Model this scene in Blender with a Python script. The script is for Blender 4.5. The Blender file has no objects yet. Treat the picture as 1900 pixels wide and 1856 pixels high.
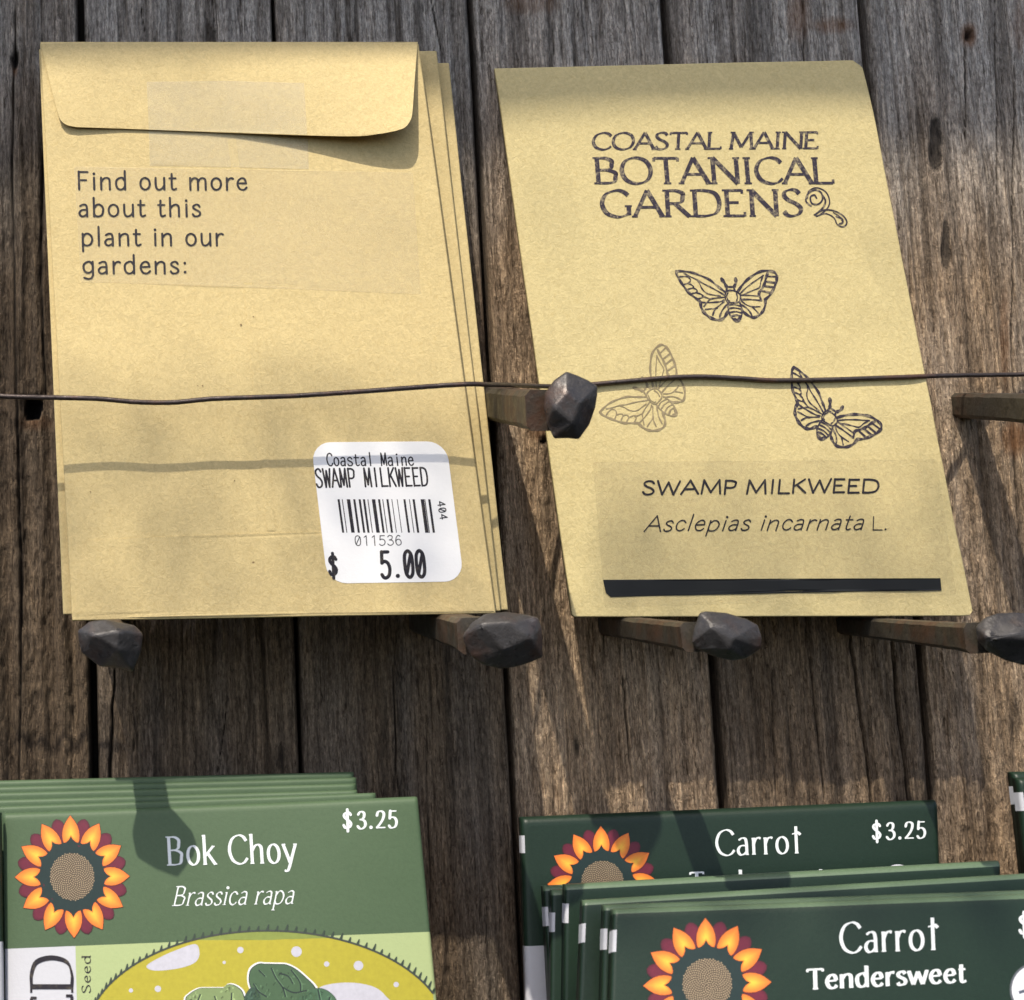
import bpy, math, random
import numpy as np
from mathutils import Vector, Matrix
random.seed(7); rng = np.random.default_rng(7)
MM = 0.001
Z0 = 1400.0                       # height of the camera above the ground, mm
S = bpy.context.scene; COL = S.collection

# ------------------------------------------------------------------ camera, world, sun, exposure
F = 2900.0; CX, CY = 303.0, 556.0; D = 341.0
PITCH = math.atan(F / 20950.0); ROLL = math.atan(0.026)
_f = np.array([0, math.cos(PITCH), math.sin(PITCH)]); _r = np.array([1., 0, 0]); _u = np.array([0, -math.sin(PITCH), math.cos(PITCH)])
CR = math.cos(ROLL) * _r - math.sin(ROLL) * _u; CU = math.sin(ROLL) * _r + math.cos(ROLL) * _u
CAM = np.array([0, -D, Z0])
cam = bpy.data.cameras.new('camera'); co = bpy.data.objects.new('camera', cam); COL.objects.link(co)
m = Matrix(((CR[0], CU[0], -_f[0]), (CR[1], CU[1], -_f[1]), (CR[2], CU[2], -_f[2]))).to_4x4()
m.translation = Vector(CAM * MM); co.matrix_world = m
cam.sensor_fit = 'HORIZONTAL'; cam.sensor_width = 36; cam.lens = F / 1900 * 36
cam.shift_x = (950 - CX) / 1900; cam.shift_y = (CY - 928) / 1900
cam.clip_start = 0.01; cam.clip_end = 200
cam.dof.use_dof = True; cam.dof.focus_distance = 0.332; cam.dof.aperture_fstop = 44
S.camera = co

SX, SZ = 0.46, -2.1               # the way sunlight drifts per unit of depth towards the wall
sd = Vector((-SX, -1, -SZ)).normalized()      # towards the sun
W = bpy.data.worlds.new('World'); S.world = W; W.use_nodes = True
wn = W.node_tree; bg = wn.nodes['Background']
sky = wn.nodes.new('ShaderNodeTexSky'); sky.sky_type = 'NISHITA'; sky.sun_disc = False
sky.sun_elevation = math.asin(sd.z); sky.sun_rotation = math.atan2(sd.x, sd.y)
sky.air_density = 1.0; sky.dust_density = 3.0; sky.ozone_density = 0.6
wn.links.new(sky.outputs[0], bg.inputs[0]); bg.inputs[1].default_value = 0.125
sl = bpy.data.lights.new('sun', 'SUN'); sl.energy = 3.0; sl.angle = math.radians(0.6); sl.color = (1, 0.93, 0.80)
so = bpy.data.objects.new('sun', sl); COL.objects.link(so); so.rotation_euler = sd.to_track_quat('Z', 'Y').to_euler(); so.location = (0, -2, 4)
S.view_settings.view_transform = 'Standard'; S.view_settings.look = 'None'; S.view_settings.gamma = 1
S.view_settings.exposure = 0.84
S.view_settings.use_curve_mapping = False

# ------------------------------------------------------------------ helpers
def un(px, py, d):
    """point of the place at depth d mm in front of the boards, seen at photo pixel px, py"""
    px = np.asarray(px, float); py = np.asarray(py, float); d = np.asarray(d, float)
    v = ((px - CX) / F)[..., None] * CR - ((py - CY) / F)[..., None] * CU + _f
    t = (D - d) / v[..., 1]
    return CAM + t[..., None] * v
def proj(P):
    q = np.asarray(P) - CAM; z = q @ _f
    return np.stack([CX + F * (q @ CR) / z, CY - F * (q @ CU) / z], -1)

def thing(name, label, cat, loc, group=None):
    o = bpy.data.objects.new(name, None); COL.objects.link(o); o.empty_display_size = 0.01
    o.location = Vector(np.asarray(loc) * MM); tag(o, label, cat, group); return o
def tag(o, label, cat, group=None, kind=None):
    if label: o['label'] = label
    if cat: o['category'] = cat
    if group: o['group'] = group
    if kind: o['kind'] = kind
    return o
def mesh(name, V, faces, mats, parent=None, smooth=False, midx=None, col=None, loc=None, attrs=None):
    V = np.asarray(V, float)
    base = np.zeros(3) if loc is None else np.asarray(loc, float)
    if parent is not None:
        base = np.array(world_loc(parent)) / MM
    me = bpy.data.meshes.new(name)
    me.from_pydata(((V - base) * MM).tolist(), [], faces if isinstance(faces, list) else faces.tolist())
    mats = mats if isinstance(mats, (list, tuple)) else [mats]
    for x in mats: me.materials.append(x)
    if midx is not None: me.polygons.foreach_set('material_index', np.asarray(midx, dtype=np.int32))
    me.polygons.foreach_set('use_smooth', np.full(len(me.polygons), smooth))
    if col is not None:
        a = me.color_attributes.new('Col', 'FLOAT_COLOR', 'POINT')
        c = np.ones((len(V), 4)); c[:, :3] = col; a.data.foreach_set('color', c.ravel())
    for k, arr in (attrs or {}).items():
        a = me.attributes.new(k, 'FLOAT', 'POINT'); a.data.foreach_set('value', np.asarray(arr, dtype=np.float32).ravel())
    me.update()
    o = bpy.data.objects.new(name, me); COL.objects.link(o)
    if parent is not None: o.parent = parent
    else: o.location = Vector(base * MM)
    return o
def world_loc(o):
    v = Vector((0, 0, 0))
    while o is not None: v = v + o.location; o = o.parent
    return v

# ------------------------------------------------------------------ materials
def nm(name):
    m = bpy.data.materials.new(name); m.use_nodes = True; nt = m.node_tree
    return m, nt, nt.nodes['Principled BSDF']
def N(nt, typ, **kw):
    n = nt.nodes.new('ShaderNode' + typ)
    for k, v in kw.items():
        if k in n.inputs.keys(): n.inputs[k].default_value = v
        else: setattr(n, k, v)
    return n
def noise(nt, src, scale, detail=4, rough=.55, dist=0):
    n = N(nt, 'TexNoise'); n.inputs['Scale'].default_value = scale; n.inputs['Detail'].default_value = detail
    n.inputs['Roughness'].default_value = rough; n.inputs['Distortion'].default_value = dist
    if src is not None: nt.links.new(src, n.inputs['Vector'])
    return n.outputs[0]
def ramp(nt, src, stops):
    n = N(nt, 'ValToRGB'); cr = n.color_ramp
    while len(cr.elements) < len(stops): cr.elements.new(.5)
    for e, (p, c) in zip(cr.elements, stops): e.position = p; e.color = (*c, 1) if len(c) == 3 else c
    nt.links.new(src, n.inputs[0]); return n.outputs[0]
def mixc(nt, fac, a, b, blend='MIX'):
    n = N(nt, 'Mix', data_type='RGBA', blend_type=blend)
    for s, v in ((0, fac), (6, a), (7, b)):
        if isinstance(v, (int, float)): n.inputs[s].default_value = v
        elif isinstance(v, tuple): n.inputs[s].default_value = (*v, 1)
        else: nt.links.new(v, n.inputs[s])
    return n.outputs[2]
def mth(nt, op, a, b=None, c=None):
    n = N(nt, 'Math', operation=op)
    for i, v in enumerate((a, b, c)):
        if v is None: continue
        if isinstance(v, (int, float)): n.inputs[i].default_value = v
        else: nt.links.new(v, n.inputs[i])
    return n.outputs[0]
def coords(nt, scale=(1, 1, 1)):
    tc = N(nt, 'TexCoord'); mp = N(nt, 'Mapping'); mp.inputs['Scale'].default_value = scale
    nt.links.new(tc.outputs['Object'], mp.inputs[0]); return mp.outputs[0]
def bump(nt, bs, h, strength, dist):
    b = N(nt, 'Bump'); b.inputs['Strength'].default_value = strength; b.inputs['Distance'].default_value = dist
    nt.links.new(h, b.inputs['Height']); nt.links.new(b.outputs[0], bs.inputs['Normal'])

def kraft_mat(name, c):
    m, nt, bs = nm(name); v = coords(nt)
    a = noise(nt, v, 900, 4, .6, 1.2); b = noise(nt, v, 60, 3); f = noise(nt, v, 330, 3, .5, 3.5)
    fib = ramp(nt, f, [(0, (0, 0, 0)), (.47, (0, 0, 0)), (.5, (1, 1, 1)), (.53, (0, 0, 0))])
    col = mixc(nt, ramp(nt, a, [(.3, (0, 0, 0)), (.7, (1, 1, 1))]), tuple(x * .86 for x in c), tuple(min(1, x * 1.10) for x in c))
    col = mixc(nt, mth(nt, 'MULTIPLY', fib, .6), col, (c[0] * .78, c[1] * .72, c[2] * .60))
    f2 = noise(nt, v, 520, 2, .5, 4)
    fb2 = ramp(nt, f2, [(.0, (0, 0, 0)), (.60, (0, 0, 0)), (.62, (1, 1, 1)), (.64, (0, 0, 0))])
    col = mixc(nt, mth(nt, 'MULTIPLY', fb2, .7), col, (min(1, c[0] * 1.2), min(1, c[1] * 1.22), min(1, c[2] * 1.35)))
    col = mixc(nt, mth(nt, 'MULTIPLY', b, .14), col, (c[0] * .8, c[1] * .76, c[2] * .7))
    nt.links.new(col, bs.inputs['Base Color']); bs.inputs['Roughness'].default_value = .72
    bs.inputs['Specular IOR Level'].default_value = .25
    bump(nt, bs, a, .4, .0003); return m
def paper_mat(name, c, rough=.5, var=.10, spec=.4):
    m, nt, bs = nm(name); v = coords(nt)
    a = noise(nt, v, 1500, 3, .7); b = noise(nt, v, 45, 3)
    col = mixc(nt, a, tuple(x * (1 - var) for x in c), tuple(min(1, x * (1 + var)) for x in c))
    col = mixc(nt, mth(nt, 'MULTIPLY', b, var), col, tuple(x * .8 for x in c))
    nt.links.new(col, bs.inputs['Base Color']); bs.inputs['Roughness'].default_value = rough
    bs.inputs['Specular IOR Level'].default_value = spec
    bump(nt, bs, mth(nt, 'ADD', a, mth(nt, 'MULTIPLY', b, 6)), .12, .0003); return m
def ink_mat(name, c, wear=0.0, back=(0.7, .58, .34), rough=.6):
    m, nt, bs = nm(name); v = coords(nt)
    a = noise(nt, v, 900, 4, .7); fac = ramp(nt, a, [(.50, (0, 0, 0)), (.78, (1, 1, 1))])
    col = mixc(nt, mth(nt, 'MULTIPLY', fac, wear), c, back)
    nt.links.new(col, bs.inputs['Base Color']); bs.inputs['Roughness'].default_value = rough
    bs.inputs['Specular IOR Level'].default_value = .2; return m
def print_mat(name, rough=.45, var=.12):
    m, nt, bs = nm(name); v = coords(nt)
    at = N(nt, 'Attribute', attribute_name='Col'); a = noise(nt, v, 1100, 3, .7)
    k = ramp(nt, a, [(.25, (1 - var,) * 3), (.75, (1 + var * .4,) * 3)])
    nt.links.new(mixc(nt, 1.0, at.outputs['Color'], k, 'MULTIPLY'), bs.inputs['Base Color'])
    bs.inputs['Roughness'].default_value = rough; bs.inputs['Specular IOR Level'].default_value = .35; return m
def film_mat(name, tint, alpha, rough=.35):
    m, nt, bs = nm(name); v = coords(nt)
    a = noise(nt, v, 220, 3, .6); bs.inputs['Base Color'].default_value = (*tint, 1)
    bs.inputs['Roughness'].default_value = rough; bs.inputs['Specular IOR Level'].default_value = .5
    nt.links.new(mth(nt, 'ADD', mth(nt, 'MULTIPLY', a, alpha), alpha * .5), bs.inputs['Alpha'])
    bump(nt, bs, noise(nt, v, 90, 3), .15, .0004); return m
def iron_mat(name, c, rough=.55, rust=(.10, .045, .025), metal=.35, worn=.45):
    m, nt, bs = nm(name); v = coords(nt)
    a = noise(nt, v, 260, 5, .6); b = noise(nt, v, 90, 4, .6, .6); s = noise(nt, v, 1400, 3, .7)
    col = mixc(nt, ramp(nt, b, [(.48, (0, 0, 0)), (.62, (1, 1, 1))]), c, rust)
    col = mixc(nt, ramp(nt, s, [(.55, (0, 0, 0)), (.75, (.6, .6, .6))]), col, tuple(min(1, x * 2.2) for x in c))
    geo = N(nt, 'NewGeometry')
    col = mixc(nt, ramp(nt, geo.outputs['Pointiness'], [(.52, (0, 0, 0)), (.60, (worn, worn, worn))]), col, tuple(min(1, x * 3.2) for x in c))
    pit = ramp(nt, noise(nt, v, 650, 3, .6), [(0, (.45, .45, .45)), (.33, (.6, .6, .6)), (.40, (1, 1, 1))])
    col = mixc(nt, 1.0, col, pit, 'MULTIPLY')
    nt.links.new(col, bs.inputs['Base Color']); bs.inputs['Metallic'].default_value = metal
    nt.links.new(ramp(nt, a, [(.3, (rough - .14,) * 3), (.7, (rough + .18,) * 3)]), bs.inputs['Roughness'])
    bump(nt, bs, mth(nt, 'ADD', mth(nt, 'ADD', a, mth(nt, 'MULTIPLY', s, .35)), mth(nt, 'MULTIPLY', pit, .25)), .35, .0006); return m
def wood_mat():
    m, nt, bs = nm('weathered_wood')
    v = coords(nt, (1, 1, .055)); v2 = coords(nt, (1, 1, .16)); vi = coords(nt)
    g1 = noise(nt, v, 1500, 5, .65, .3); g2 = noise(nt, v, 420, 4, .6, .5); cr = noise(nt, v2, 1300, 4, .7, .6); lo = noise(nt, v2, 70, 3, .6)
    tone = N(nt, 'Attribute', attribute_name='tone').outputs['Fac']      # 0 grey, 1 brown
    dark = N(nt, 'Attribute', attribute_name='dark').outputs['Fac']
    rust = N(nt, 'Attribute', attribute_name='rust').outputs['Fac']
    groove = N(nt, 'Attribute', attribute_name='groove').outputs['Fac']
    tf = mth(nt, 'ADD', tone, mth(nt, 'MULTIPLY', mth(nt, 'SUBTRACT', lo, .5), .8))
    base = mixc(nt, tf, (.375, .360, .342), (.285, .208, .138)); nt.nodes[-1].clamp_factor = True
    lum = N(nt, 'Attribute', attribute_name='lum').outputs['Fac']
    base = mixc(nt, 1.0, base, ramp(nt, lum, [(0, (.35, .35, .35)), (1, (2.3, 2.25, 2.2))]), 'MULTIPLY')
    gi = noise(nt, coords(nt, (1, 1, .45)), 1700, 4, .75, .5)
    base = mixc(nt, 1.0, base, ramp(nt, gi, [(.30, (.58, .56, .54)), (.5, (1, 1, 1)), (.68, (1.4, 1.38, 1.34))]), 'MULTIPLY')
    g0 = noise(nt, v2, 3600, 3, .7, .4)
    k0 = ramp(nt, g0, [(.30, (.55, .54, .52)), (.5, (1, 1, 1)), (.70, (1.35, 1.34, 1.3))])
    base = mixc(nt, 1.0, base, k0, 'MULTIPLY')
    fc = ramp(nt, noise(nt, coords(nt, (1, 1, .035)), 620, 2, .5, .8), [(0, (1, 1, 1)), (.485, (1, 1, 1)), (.5, (.38, .35, .32)), (.515, (1, 1, 1))])
    base = mixc(nt, 1.0, base, fc, 'MULTIPLY')
    k = ramp(nt, g1, [(.28, (.42, .40, .38)), (.5, (1, 1, 1)), (.72, (1.5, 1.47, 1.42))])
    col = mixc(nt, 1.0, base, k, 'MULTIPLY')
    k2 = ramp(nt, g2, [(.3, (.62, .6, .58)), (.55, (1, 1, 1)), (.75, (1.3, 1.28, 1.25))])
    col = mixc(nt, 1.0, col, k2, 'MULTIPLY')
    k3 = ramp(nt, cr, [(.32, (.55, .52, .5)), (.5, (1, 1, 1)), (.66, (1.0, 1.0, 1.0)), (.78, (1.7, 1.65, 1.5))])
    col = mixc(nt, 1.0, col, k3, 'MULTIPLY')
    col = mixc(nt, groove, col, (.028, .020, .014))
    col = mixc(nt, rust, col, (.20, .085, .03))
    col = mixc(nt, dark, col, (.012, .010, .009))
    nt.links.new(col, bs.inputs['Base Color']); bs.inputs['Roughness'].default_value = .85; bs.inputs['Specular IOR Level'].default_value = .2
    h = mth(nt, 'ADD', mth(nt, 'MULTIPLY', g1, .8), mth(nt, 'ADD', mth(nt, 'MULTIPLY', g2, 1.0), mth(nt, 'MULTIPLY', cr, .9)))
    bump(nt, bs, mth(nt, 'ADD', h, mth(nt, 'ADD', mth(nt, 'MULTIPLY', g0, .5), mth(nt, 'MULTIPLY', gi, .9))), .9, .0009); return m

M_KRAFT = kraft_mat('kraft_paper', (.550, .432, .208))
M_KRAFT2 = kraft_mat('kraft_paper_pale', (.572, .470, .232))
M_TAPE = film_mat('clear_tape', (.66, .60, .42), .15, .34)
M_LABEL = film_mat('clear_label_film', (.70, .60, .36), .13, .5)
M_LABEL2 = film_mat('clear_label_film_grey', (.57, .49, .28), .065, .7)
M_WHITE = paper_mat('white_label_paper', (.78, .77, .76), .5, .03)
M_INK = ink_mat('black_ink', (.018, .016, .022), .10)
M_STAMP = ink_mat('stamp_ink', (.035, .028, .04), .6)
M_FAINT = ink_mat('faint_stamp_ink', (.24, .19, .11), .35)
M_BAR = ink_mat('black_bar_ink', (.012, .013, .014), 0, rough=.55)
M_WINK = ink_mat('white_print', (.66, .69, .69), .0, rough=.5)
M_PRINT = print_mat('printed_art')
M_GREEN = paper_mat('sage_green_print', (.062, .100, .050), .55, .14, .3)
M_DKGREEN = paper_mat('dark_green_print', (.0105, .024, .014), .42, .2, .3)
M_FOLD = paper_mat('sheen_green_fold', (.085, .130, .075), .4, .2, .5)  # paler green paints the sunlit sheen along the packets' top folds
M_PALE = paper_mat('pale_green_print', (.33, .39, .18), .5, .05)
M_WPAPER = paper_mat('white_packet_print', (.46, .46, .49), .5, .04)
M_IRON = iron_mat('forged_iron', (.046, .042, .041), .44, (.060, .036, .028))
M_IRON2 = iron_mat('weathered_nail_shank', (.050, .042, .031), .5, (.075, .038, .022), .3, 0)
M_WIRE = iron_mat('dark_wire', (.060, .045, .040), .42, (.10, .055, .04), .5, 0)
M_WOOD = wood_mat()
m_, nt_, bs_ = nm('backing_dark'); bs_.inputs['Base Color'].default_value = (.02, .016, .013, 1); bs_.inputs['Roughness'].default_value = .9; M_BACK = m_

# ------------------------------------------------------------------ the board wall
def lattice(x, z, fx, fz, seed):
    """value noise on arrays x (mm), z (mm) with feature size fx, fz"""
    r = np.random.default_rng(seed); T = r.random((512, 512))
    a = x / fx + 1000.; b = z / fz + 1000.
    i = np.floor(a).astype(int); j = np.floor(b).astype(int); s = a - i; t = b - j
    s = s * s * (3 - 2 * s); t = t * t * (3 - 2 * t)
    g = lambda p, q: T[p % 512, q % 512]
    return (g(i, j) * (1 - s) + g(i + 1, j) * s) * (1 - t) + (g(i, j + 1) * (1 - s) + g(i + 1, j + 1) * s) * t
def wallxz(px, py): p = un(px, py, 0); return p[..., 0], p[..., 2] - Z0
SEAMS = [float(np.mean(wallxz(np.array([a, b]), np.array([0., 1230.]))[0])) for a, b in
         ((-205, -230), (155, 165), (508, 550), (872, 940), (1235, 1325), (1598, 1710), (1965, 2090))]
GAPS = [.6, .75, .35, .55, .8, .55, .6]      # half widths of the gaps between boards, mm
CRACKS = [  # vertical splits in the boards: photo pixels along the split, half width mm, depth mm
    ([(213, 1240), (208, 1340), (205, 1440), (204, 1600)], .28, 1.6),
    ([(1574, 1170), (1592, 1290), (1606, 1400), (1618, 1500), (1622, 1600)], .32, 1.5),
    ([(1655, 1180), (1666, 1300), (1680, 1420), (1688, 1500), (1694, 1620)], .36, 1.6),
    ([(1490, 0), (1492, 120), (1500, 300)], .12, .7), ([(1378, 0), (1384, 100), (1400, 400)], .12, .7),
    ([(250, 1150), (248, 1400)], .10, .5), ([(425, 1280), (405, 1430)], .12, .7), ([(728, 1190), (735, 1420), (760, 1600), (770, 1800)], .12, .6),
    ([(790, 1330), (800, 1700)], .10, .5), ([(620, 0), (628, 90)], .10, .5), ([(262, 0), (270, 90)], .10, .6), ([(395, 0), (400, 80)], .10, .5),
    ([(800, 0), (822, 110)], .15, .8), ([(30, 0), (22, 300), (30, 700), (40, 1100), (35, 1500)], .22, 1.0), ([(80, 250), (75, 500), (85, 740)], .25, 1.1),
    ([(1845, 0), (1850, 400)], .10, .5), ([(1788, 70), (1790, 260)], .14, .7), ([(1880, 100), (1878, 600), (1890, 1000)], .12, .6),
    ([(1020, 0), (1030, 120)], .10, .5), ([(1150, 1200), (1175, 1480)], .12, .6), ([(1430, 1200), (1440, 1480)], .15, .8), ([(1500, 1180), (1530, 1480)], .18, .9)]
def make_plank(i, parent):
    x0, x1 = SEAMS[i] + GAPS[i], SEAMS[i + 1] - GAPS[i + 1]
    z0, z1 = -165., 165.
    nx = int((x1 - x0) / .27); nz = int((z1 - z0) / .8)
    xs = np.concatenate([[x0 - .0], np.linspace(x0 + .05, x1 - .05, nx), [x1]]); zs = np.linspace(z0, z1, nz)
    X, Zg = np.meshgrid(xs, zs, indexing='ij'); sd_ = 100 * (i + 1)
    pxy = proj(np.stack([X, np.zeros_like(X), Zg + Z0], -1)); PX, PY = pxy[..., 0], pxy[..., 1]
    xw = X + 1.6 * (lattice(X, Zg, 14, 60, sd_ + 1) - .5) + .9 * (lattice(X, Zg, 3, 22, sd_ + 2) - .5)
    n1 = lattice(xw, Zg, 1.5, 55, sd_ + 3); n2 = lattice(xw, Zg, .75, 28, sd_ + 4); n3 = lattice(xw, Zg, 5, 90, sd_ + 5); n4 = lattice(X, Zg, .6, 1.7, sd_ + 6)
    rough = [1.6, .9, .9, 1.25, 1.0, 1.15][i]
    H = rough * (.60 * (n1 - .5) + .42 * (n2 - .5) + 1.0 * (n3 - .5) + .24 * (n4 - .5) * (1 + (PY > 700)))
    sp = np.clip(1 - np.abs(lattice(xw, Zg, 2.6, 75, sd_ + 7) - .5) / .035, 0, 1) * (lattice(X, Zg, 7, 30, sd_ + 8) > .52)
    sp = sp * .75
    H -= .55 * sp
    G = sp * .55 + np.clip((.34 - n1) * 2.2, 0, .45)
    if i == 0:                      # deep vertical furrows in the leftmost board
        fur = np.clip(np.sin((xw - x0) / 4.6 * 2 * math.pi) * .5 + .5, 0, 1)
        H += 1.3 * (fur - .5) * np.clip((40 - Zg + 40) / 40, .25, 1)
    wig = (lattice(X, Zg, 50, 4, sd_ + 9) - .5) * .35
    for pts, hw, dp in CRACKS:
        cx_, cz_ = wallxz(np.array([p[0] for p in pts], float), np.array([p[1] for p in pts], float))
        o = np.argsort(cz_); cz_ = cz_[o]; cx_ = cx_[o]
        xc = np.interp(Zg, cz_, cx_); w = hw * np.clip(np.minimum(Zg - cz_[0] + 1, cz_[-1] - Zg + 1) / 12, 0, 1) ** .5
        w = np.where((Zg > cz_[0]) & (Zg < cz_[-1]), w, 0) * (.7 + .6 * lattice(X, Zg, 60, 9, sd_ + 10))
        k = np.clip(1.6 - np.abs(X + wig - xc) / np.maximum(w, 1e-3), 0, 1) * (w > 0)
        H -= k * dp; G = np.maximum(G, k * .95)
    ed = np.minimum(X - x0, x1 - X) + .7 * (lattice(X, Zg, 3, 16, sd_ + 11) - .5) * np.clip(np.minimum(X - x0, x1 - X) / .8, 0, 1)
    H -= 1.2 * np.clip(1 - ed / 1.3, 0, 1) ** 2.2
    H -= np.where((X <= x0 + .01) | (X >= x1 - .01), 9., 0)
    G = np.maximum(G, np.clip(1 - ed / .7, 0, 1) * .75)
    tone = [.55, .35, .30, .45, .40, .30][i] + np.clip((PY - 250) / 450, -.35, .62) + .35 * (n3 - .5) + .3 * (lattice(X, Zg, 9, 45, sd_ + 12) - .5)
    lum = np.full_like(X, [.30, .36, .38, .46, .44, .50][i]) + (.30 * np.clip((PY - 650) / 150, 0, 1) if i == 3 else 0) + .10 * (lattice(X, Zg, 4, 70, sd_ + 15) - .5)  # sunlit strip between the envelopes painted brighter in its lower part
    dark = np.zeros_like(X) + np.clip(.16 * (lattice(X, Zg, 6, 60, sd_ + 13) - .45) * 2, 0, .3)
    if i == 0: dark += .48 * np.clip((PY - 180) / 150, 0, 1)  # shade on the leftmost board painted into its colour
    if i in (1, 2): dark += .30 * np.clip((PY - 1100) / 80, 0, 1)  # shade below the left envelopes painted into the boards
    if i in (3, 4): dark += .22 * np.clip((PY - 1140) / 60, 0, 1) * np.clip(1.2 - 2 * np.abs(lattice(X, Zg, 11, 140, sd_ + 16) - .5), 0, 1)  # shade below the right envelope painted in, uneven across the boards
    rust = np.zeros_like(X)
    def spot(cx_, cy_, rx, ry, p=2.): return np.clip(1.15 - ((np.abs(PX - cx_ + 6 * (n4 - .5)) / rx) ** p + (np.abs(PY - cy_) / ry) ** p), 0, 1)
    if i == 0:
        k = spot(61, 758, 17, 22, 4); H -= 6 * k; dark = np.maximum(dark, np.clip(k * 3, 0, 1)); rust += .5 * spot(66, 785, 34, 16) * (k < .1)
        k = spot(28, 112, 6, 20); H -= 2 * k; dark = np.maximum(dark, k * .9); rust += .5 * spot(29, 132, 6, 14)
        k = spot(24, 105, 10, 8); dark = np.maximum(dark, .5 * k)
    if i == 5:
        k = spot(1735, 268, 13, 52, 3) * (.55 + .45 * (n2 > .35)); dark = np.maximum(dark, .85 * np.clip(2 * k, 0, 1)); H -= .9 * k
        k = spot(1754, 455, 9, 50, 2.5); dark = np.maximum(dark, .8 * np.clip(2 * k, 0, 1)); H -= .8 * k
        k = spot(1797, 66, 9, 11); dark = np.maximum(dark, k * .9); H -= 1.6 * k; rust += .75 * spot(1795, 66, 19, 26)
        rust += .7 * spot(1886, 812, 30, 40) + .35 * spot(1866, 630, 12, 120) + .4 * spot(1890, 50, 20, 60)
        k = spot(1882, 1330, 12, 60); dark = np.maximum(dark, k * .6)
    if i == 4:
        rust += .45 * spot(1480, 30, 26, 52) + .5 * spot(1545, 48, 44, 16)
    if i == 3:
        rust += .35 * spot(985, 8, 60, 22) + .5 * spot(1000, 800, 24, 22)
        k = spot(1008, 820, 8, 6); dark = np.maximum(dark, k); H -= 1.2 * k
        k = spot(958, 834, 6, 10); dark = np.maximum(dark, .6 * k); H -= .7 * k
        k = spot(1070, 1385, 6, 26); dark = np.maximum(dark, .9 * k)
    if i == 2: k = spot(728, 1380, 5, 26); dark = np.maximum(dark, .8 * k)
    Y = -H + .0
    V = np.stack([X, Y, Zg + Z0], -1).reshape(-1, 3)
    a = np.arange(X.size).reshape(X.shape)
    Fq = np.stack([a[:-1, :-1], a[1:, :-1], a[1:, 1:], a[:-1, 1:]], -1).reshape(-1, 4)
    clip01 = lambda q: np.clip(q, 0, 1)
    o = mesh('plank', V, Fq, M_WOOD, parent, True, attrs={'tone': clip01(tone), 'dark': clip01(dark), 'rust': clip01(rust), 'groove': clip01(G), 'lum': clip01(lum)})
    return o
wall = thing('plank_wall', 'weathered grey-brown wall of upright wooden boards behind all the packets', 'wall', (80, 0, Z0 - 165))
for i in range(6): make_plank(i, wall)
def box(name, a, b, mat, parent=None, loc=None):
    a = np.array(a, float); b = np.array(b, float)
    V = [(x, y, z) for x in (a[0], b[0]) for y in (a[1], b[1]) for z in (a[2], b[2])]
    Fc = [(0, 1, 3, 2), (4, 6, 7, 5), (0, 4, 5, 1), (2, 3, 7, 6), (0, 2, 6, 4), (1, 5, 7, 3)]
    return mesh(name, V, Fc, mat, parent, loc=loc)
box('backing_board', (SEAMS[0], 9.5, Z0 - 165), (SEAMS[6], 14, Z0 + 165), M_BACK, wall)
# added, unseen board above the frame whose edge shades the top of the boards
ez = float(wallxz(np.array(1750.), np.array(285.))[1]) + 230 * -SZ
ev = thing('overhead_shade', 'plain board added outside the picture to shade the top of the wall', 'shade board', (80, -115, Z0 + ez))
box('shade_board', (-420, -230, Z0 + ez), (560, 14, Z0 + ez + 14), M_WOOD, ev)

# added, unseen leafy branch between the sun and the wall, above and behind the camera: its leaves dapple the light
def branch(spots):
    r = np.random.default_rng(5); V = []; Fc = []; sdv = np.array(sd); cen = []
    for (xa, xb, ya, yb, d, n, size) in spots:
        cols = max(1, round(math.sqrt(n * (xb - xa) / (yb - ya)))); rows = max(1, round(n / cols))
        for q in range(cols * rows):
            T = r.uniform(900, 1350); fx = (q % cols + .5 + r.uniform(-.3, .3)) / cols; fy = (q // cols + .5 + r.uniform(-.3, .3)) / rows
            c = un(xa + (xb - xa) * fx, ya + (yb - ya) * fy, d) + sdv * T; cen.append(c)
            nrm = sdv + r.normal(0, .45, 3); nrm /= np.linalg.norm(nrm); a = np.cross(nrm, r.normal(0, 1, 3)); a /= np.linalg.norm(a); b = np.cross(nrm, a)
            L = size * r.uniform(.7, 1.25); w = L * .42; o = len(V)
            prof = [(-.5, 0), (-.3, .34), (0, .5), (.28, .34), (.5, 0), (.28, -.34), (0, -.5), (-.3, -.34)]
            for p, q in prof: V.append(c + a * L * p + b * w * 2 * q * .5 + nrm * .06 * L * abs(q))
            V.append(c - nrm * .03 * L)
            for k in range(8): Fc.append((o + k, o + (k + 1) % 8, o + 8))
    base = np.mean(cen, 0); t = thing('shade_branch', 'leafy branch added outside the picture to dapple the light on the wall', 'branch', base)
    mesh('leaves', V, Fc, M_LEAF, t)
    P = np.array([base + np.array((-600, -200, 300.)), base + np.array((-250, -30, 90.)), base + np.array((0, 20, 10.)), base + np.array((200, 10, -60.))])
    P = P + np.array((0, 60, 290.))     # the twig runs above its leaves
    Vt = []; Ft = []
    for i, (p, rad) in enumerate(zip(P, (9, 6, 4, 2))):
        for j in range(6): Vt.append(p + rad * np.array((0, math.cos(j * 1.047), math.sin(j * 1.047))))
    for i in range(3):
        for j in range(6): q = i * 6 + j; w = i * 6 + (j + 1) % 6; Ft.append((q, w, w + 6, q + 6))
    mesh('twig', Vt, Ft, M_WOOD, t)
M_LEAF = paper_mat('leaf', (.05, .10, .03), .5, .2)
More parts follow.
